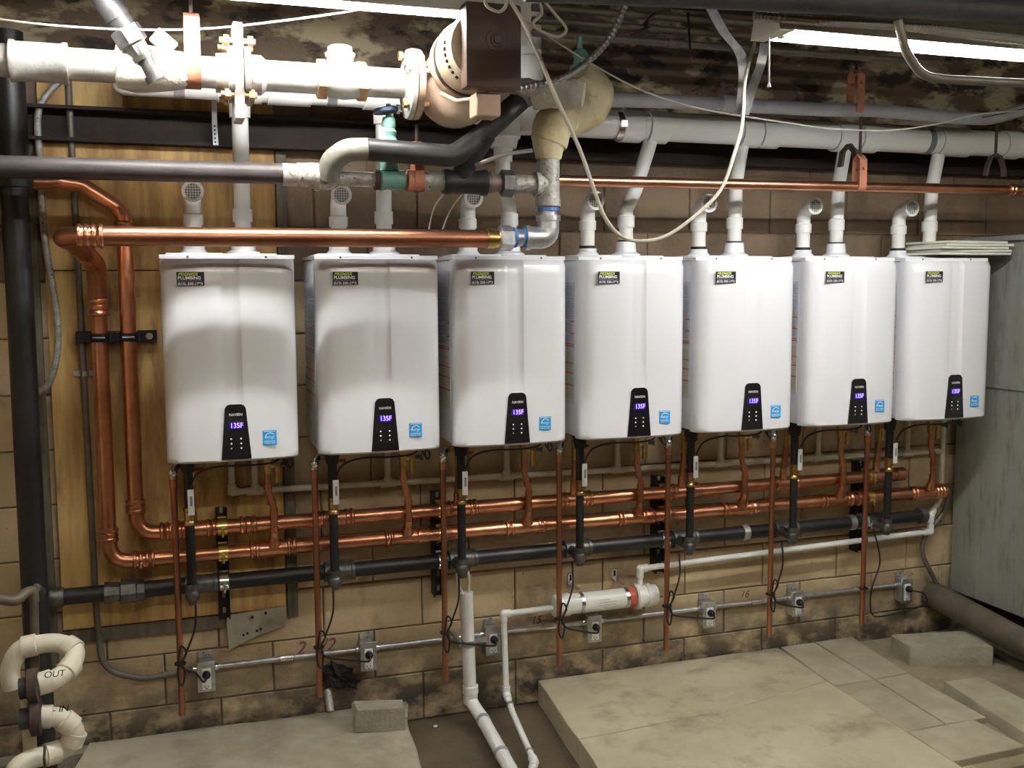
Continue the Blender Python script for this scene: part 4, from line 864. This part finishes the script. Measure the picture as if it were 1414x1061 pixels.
part('elbow', MB().tube([V((tx, PY, ez + .065)), V((tx, PY, ez)), V((tx - .075, PY, ez))], .038, 20, bend=.05).rev((tx, PY, ez + .078), (0, 0, -1), [(0, .034), (0, .043), (.02, .043)], 20).rev((tx - .088, PY, ez), (1, 0, 0), [(0, .034), (0, .043), (.018, .043)], 20), M_galv, gl)
part('lower_nipple', MB().cyl((tx - .085, PY, ez), (tx - .15, PY, ez - .002), .030, 18), M_galv, gl)
for dx in (.092, .125): part('blue_ring', MB().band((tx - dx, PY, ez), (1, 0, 0), .030, .010, .005, 20), M_bluetape, gl)
part('hex_union', MB().rev((tx - .185, PY, ez - .003), (1, 0, 0), [(0, .034), (.006, .044), (.045, .044), (.055, .036)], 6), M_galv, gl)

# insulated elbow with green valve on top
wi = thing('insulated_elbow', 'cream wrapped bulging elbow over the galvanised tee', 'pipe elbow', at(790, 150, -.62))
part('lower_wrap', MB().tube([V((tx, PY, PZ + .085)), V((tx + .002, PY, PZ + .13)), at(759, 196, -.60), at(764, 172, -.60), at(782, 156, -.6)], [.042, .056, .064, .068, .066], 20, smooth=5, wob=.03), M_wrap, wi)
part('bulb', MB().tube([at(762, 170, -.58), at(788, 160, -.57), at(808, 146, -.57), at(816, 128, -.58), at(808, 110, -.60), at(800, 98, -.62)], [.050, .072, .084, .080, .062, .036], 24, smooth=6, wob=.015), M_wrap, wi)
part('front_wrap', MB().tube([at(735, 135, -.66), at(760, 131, -.69), at(788, 130, -.72), at(806, 132, -.74)], [.042, .044, .050, .040], 18, smooth=4, wob=.03), M_plaster, wi, 'torn white wrap')
part('steel_collar', MB().rev(at(706, 128, -.64), at(745, 128, -.66) - at(706, 128, -.64), [(0, .034), (.0, .044), (.02, .048), (.06, .048), (.08, .040), (.11, .038)], 20), M_galvold, wi)
part('verdigris_valve', MB().rev(at(801, 104, -.60), (0, 0, 1), [(0, .034), (.03, .036), (.035, .024), (.06, .020), (.065, .028), (.08, .024), (.09, .010), (.13, .008)], 14), M_green, wi, 'green verdigris valve stub on top')

# ---------------------------------------------------------------- right upper: jacketed pipe, conduits, dark overhead pipe
jp = thing('jacketed_pipe', 'grey foam-jacketed pipe sagging above the white vent main', 'pipe', at(1100, 150, -.42))
J = [at(838, 138, -.42), at(950, 141, -.42), at(1050, 147, -.42), at(1150, 152, -.42), at(1210, 153, -.42), at(1290, 160, -.42), at(1345, 164, -.42), at(1375, 162, -.42), at(1440, 145, -.42), at(1520, 128, -.42)]
part('jacket', MB().tube(J, .0265, 18, smooth=4), M_jacket, jp)
part('collar', MB().cyl(at(995, 142, -.42), at(1014, 144, -.42), .033, 18), mat('pale_foam', (.50, .53, .56), .5), jp)
part('open_seam', MB().strap([at(1356, 162, -.452), at(1385, 157, -.452), at(1430, 146, -.452)], (0, 1, 0), .002, .003), M_hole, jp)
ov = thing('overhead_black_pipe', 'dark insulated pipe along the top edge, right side', 'pipe', at(1100, 5, -1.58))
part('pipe', MB().tube([at(725, -18, -1.56), at(1000, -6, -1.57), at(1200, 4, -1.58), at(1500, 22, -1.58)], .034, 18), mat('dark_jacket', (.055, .052, .056), .6, c2=(.035, .033, .036), scale=12, bump=.3), ov)
for k, (dy, ly, g) in enumerate(((0, 'uppermost'[:0] + 'highest', 0), (11, 'middle', 0), (22, 'lowest', 0))):
    a = at(735, 10 + dy * 1.6, -.55 - k * .0); e_ = at(1300, 52 + dy * 1.6, -.55)
    o = thing('ceiling_conduit', '%s of three parallel grey conduits under the ceiling' % ly, 'conduit', a.lerp(e_, .5), 'three parallel ceiling conduits')
    part('conduit', MB().cyl(a, e_, .0135, 12), M_conduit, o)
    for f in (.2 + k * .05, .42 + k * .02): part('coupling', MB().cyl(a.lerp(e_, f), a.lerp(e_, f + .025), .017, 12), M_conduit, o)
rb = thing('pipe_hook', 'rusty bracket and bolts hanging under the ceiling conduits', 'hook', at(890, 45, -.55))
part('hook', MB().strap([at(925, 12, -.58), at(905, 18, -.58), at(893, 30, -.58), at(894, 40, -.58)], (0, 1, 0), .03, .008).tube([at(894, 40, -.57), at(884, 46, -.56), at(872, 52, -.55)], .012, 8), M_rustd, rb)
part('nail', MB().tube([at(950, 18, -.6), at(953, 68, -.6)], .004, 6), M_hole, rb)
fc = thing('flexible_conduit', 'ribbed grey flexible conduit above the right shop light', 'cable', at(1250, 40, -1.53))
cp = spline([at(1040, 22, -1.46), at(1140, 30, -1.52), at(1240, 36, -1.53), at(1330, 46, -1.53), at(1440, 58, -1.53)], 30)
part('cable', MB().tube(cp, [(.0140 if k % 2 else .0112) for k in range(len(cp))], 8), M_armor, fc)
lp = thing('bent_pipe', 'grey pipe bending down and right past the right shop light', 'conduit', at(1270, 80, -1.56))
part('pipe', MB().tube([at(1240, 28, -1.58), at(1250, 70, -1.58), at(1272, 105, -1.58), at(1310, 110, -1.58), at(1450, 117, -1.58)], .0125, 12, bend=.10), M_conduit, lp)
ms = thing('metal_strap', 'wide grey metal strap looping down left of the right shop light', 'strap', at(1020, 90, -.6))
part('strap', MB().strap([at(982, 12, -.62), at(1000, 45, -.62), at(1021, 72, -.62), at(1027, 100, -.62), at(1024, 140, -.6), at(1018, 160, -.58)], (1, 0, 0), .045, .003, smooth=6), M_galv, ms)
part('return_strap', MB().strap([at(1056, 60, -.66), at(1050, 90, -.66), at(1038, 125, -.62), at(1028, 158, -.6)], (1, 0, 0), .038, .003, smooth=6), M_galv, ms)

# cables
def cable(lab, pts, r=.004, m=M_cable, name='hanging_cable'):
    t = thing(name, lab, 'cable', pts[0], 'loose pale cables')
    part('cable', MB().tube(pts, r, 8, smooth=7), m, t); return t
cable('long white flat cord dangling in a big loop in front of the heaters', [at(700, -5, -1.1), at(722, 30, -1.12), at(745, 80, -1.12), at(768, 135, -1.12), at(800, 205, -1.1), at(818, 255, -1.1), at(838, 305, -1.1), at(868, 331, -1.1), at(915, 328, -1.1), at(960, 298, -1.1), at(995, 262, -1.1), at(1013, 215, -1.1), at(1025, 170, -1.08), at(1029, 110, -1.05), at(1042, 60, -1.0)], .0058)
cable('thin pale wire sagging across the white vent main', [at(728, 30, -.75), at(800, 78, -.75), at(880, 122, -.72), at(950, 146, -.7), at(1010, 158, -.68), at(1090, 170, -.66), at(1150, 178, -.66), at(1230, 180, -.66), at(1300, 170, -.66), at(1350, 158, -.66), at(1425, 152, -.66)], .0032)
cable('thin pale wire strung across the top left corner', [at(-20, 24, -.8), at(60, 34, -.8), at(170, 41, -.8), at(280, 40, -.8), at(380, 30, -.8), at(480, 16, -.8), at(560, 2, -.8)], .0032)
cable('short white cable loop over the motor cap', [at(670, -8, -1.12), at(672, 8, -1.12), at(690, 16, -1.12), at(700, 4, -1.12), at(695, -10, -1.12)], .005)
cable('white cable loop right of the motor', [at(745, -6, -1.0), at(765, 18, -1.0), at(782, 40, -1.0), at(770, 51, -1.0), at(745, 42, -1.0), at(736, 32, -1.0), at(748, 18, -1.0), at(742, -6, -1.0)], .005)
cable('braided grey tube draped over the pipe string', [at(656, 228, -.67), at(672, 222, -.69), at(700, 213, -.70), at(735, 208, -.70)], .007, M_armor)
cable('thin translucent tube falling behind the copper header, left', [at(612, 268, -.3), at(600, 285, -.3), at(593, 312, -.3), at(590, 340, -.3)], .003)
cable('thin translucent tube falling behind the copper header, right', [at(638, 268, -.3), at(622, 290, -.3), at(612, 315, -.3), at(607, 335, -.3)], .003)

# ---------------------------------------------------------------- duct on the right and floor pipe
du = thing('sheet_metal_duct', 'large grey-green sheet metal duct filling the right side', 'duct', (4.05, -1.3, .29))
part('lower_casing', MB().bb(3.60, 4.49, -2.6, -.05, .29, 1.312, .004), M_duct, du)
part('upper_casing', MB().bb(3.603, 4.49, -2.6, -.05, 1.316, 1.975, .004), M_duct, du)
part('seam_flange', MB().bb(3.590, 3.604, -2.6, -.052, 1.302, 1.322, .002), M_duct, du)
part('top_flange', MB().bb(3.585, 3.606, -2.6, -.052, 1.965, 1.99, .002), M_duct, du)
for yy in (-.9, -1.8): part('standing_seam', MB().bb(3.590, 3.602, yy - .01, yy + .01, .292, 1.30, .002), M_duct, du)
solo('duct_plinth', MB().bb(3.72, 4.45, -2.5, -.08, .0755, .289, .005), M_rustd, 'dark plinth recessed under the duct', 'plinth', (4.0, -1.3, .0755))
fp = thing('floor_pipe', 'fat dirty brown pipe running low along the foot of the duct', 'pipe', (3.53, -.6, .2))
part('pipe', MB().tube([V((3.52, -.02, .27)), V((3.53, -.5, .215)), V((3.55, -1.2, .16)), V((3.56, -2.4, .15))], .062, 22), M_dirtypipe, fp)
part('elbow', MB().rev((3.538, -.66, .20), (.03, -1, -.06), [(0, .062), (0, .070), (.12, .071), (.13, .062)], 20), mat('brass_brown_sleeve', (.30, .22, .11), .4, .5), fp)
eh = thing('bent_hose', 'grey-brown hose bowing down beside the duct corner', 'hose', (3.5, -.06, .4))
part('hose', MB().tube([at(1312, 672, -.10), at(1304, 705, -.06), at(1288, 728, -.05), at(1275, 746, -.05), at(1275, 768, -.05), at(1290, 800, -.05), at(1305, 826, -.05), at(1315, 850, -.06)], .0115, 12, smooth=6), M_conduit, eh)

# ---------------------------------------------------------------- loose bits
solo('concrete_block', slab([(3.147, -.192), (3.523, -.262), (3.47, -.47), (3.125, -.345)], .0755, .165, .002, .006), M_grey, 'grey solid concrete block on the floor at the right', 'concrete block', (3.3, -.32, .0755))
b = slab([(.655, -.17), (.845, -.215), (.835, -.30), (.65, -.265)], .101, .185, .004, .006); b.jitter(.004)
solo('broken_block', b, M_grey, 'broken half block on the left slab, beside the gutter', 'concrete block', (.75, -.23, .101))
b = MB(); bmesh.ops.create_icosphere(b.bm, subdivisions=3, radius=.055)
for v in b.bm.verts:
    n = v.co.normalized(); k = .75 + .5 * random.random() + .25 * math.sin(n.x * 7 + n.z * 5); v.co = V((n.x * .070 * k, n.y * .03 * k, n.z * .05 * k)) + V((.625, -.02, .235)) + V((n.x * n.z * -.03, 0, -.03 * n.x))
solo('black_insulation', b, M_soot, 'ragged black insulation stuffed in the hole in the wall', 'insulation', (.625, -.02, .235))
b = MB(); b.rev((.575, -.07, .205), (.02, -.45, -.62), [(0, .015), (.085, .015), (.085, .011), (.04, .011)], 14)
solo('pipe_stub', b, M_galvold, 'open grey pipe stub sticking out below the black insulation', 'pipe', (.575, -.07, .2))
for k, (dx, dy, w_, d_, rz) in enumerate(((0, 0, .40, .25, .02), (.015, .01, .38, .26, -.04), (-.005, -.01, .37, .24, .03), (.03, .0, .36, .25, -.02), (.02, .01, .35, .24, .06))):
    zz = 1.9015 + k * .0125 + .0005
    b = MB(); g = bmesh.ops.create_grid(b.bm, x_segments=10, y_segments=4, size=.5)['verts']
    bmesh.ops.transform(b.bm, matrix=Matrix.Rotation(rz, 4, 'Z') @ Matrix.Diagonal((w_, d_, 1, 1)), verts=g)
    q = b.bm.faces[:]; e = bmesh.ops.extrude_face_region(b.bm, geom=q)['geom']
    bmesh.ops.translate(b.bm, verts=[v for v in e if isinstance(v, bmesh.types.BMVert)], vec=(0, 0, .010))
    for v in b.bm.verts: v.co += V((3.30 + dx + .06, -.26 + dy, zz))
    solo('foam_sheet', b, M_tissue, ('lowest', 'second lowest', 'middle', 'second highest', 'topmost')[k] + ' white foam sheet in the stack on the rightmost heater', 'foam sheet', (3.3, -.2, zz), 'foam sheets on the rightmost heater')
for v, p, s, lb in (('2 1/2', at(408, 905, -.008), .075, 'dark red crayon fraction on the wall left of the second drain stub'), ('15', at(733, 862, -.008), .045, 'dark red crayon fifteen on the wall beside the thin white drain'),
                    ('16', at(1022, 826, -.008), .045, 'dark red crayon sixteen on the wall beneath the sloping white pipe'), ('E', at(608, 868, -.008), .04, 'dark red crayon letter on the wall near the third drain stub')):
    cu = bpy.data.curves.new('wall_writing', 'FONT'); cu.body = v; cu.size = s; cu.extrude = .0004; cu.shear = .3; to = bpy.data.objects.new('x', cu); me = bpy.data.meshes.new_from_object(to); bpy.data.objects.remove(to)
    for q in me.vertices: q.co = (q.co.x, -q.co.z, q.co.y)
    me.materials.clear(); me.materials.append(M_chalk)
    o = bpy.data.objects.new('wall_writing', me); col.objects.link(o); o.location = p; o['label'] = lb; o['category'] = 'writing'; o['group'] = 'crayon marks on the wall'
solo('pebble', MB().sphere(at(1378, 922, -.47), .011, (1, 1, .7), 8).jitter(.001), M_whiteink, 'small white pebble on the floor by the concrete block', 'pebble', at(1378, 922, -.47))
solo('white_crumb', MB().sphere((1.0, -.10, .006), .007, (1.3, 1, .6), 8).jitter(.001), M_whiteink, 'tiny white crumb on the wet gutter floor', 'crumb', (1.0, -.1, 0))
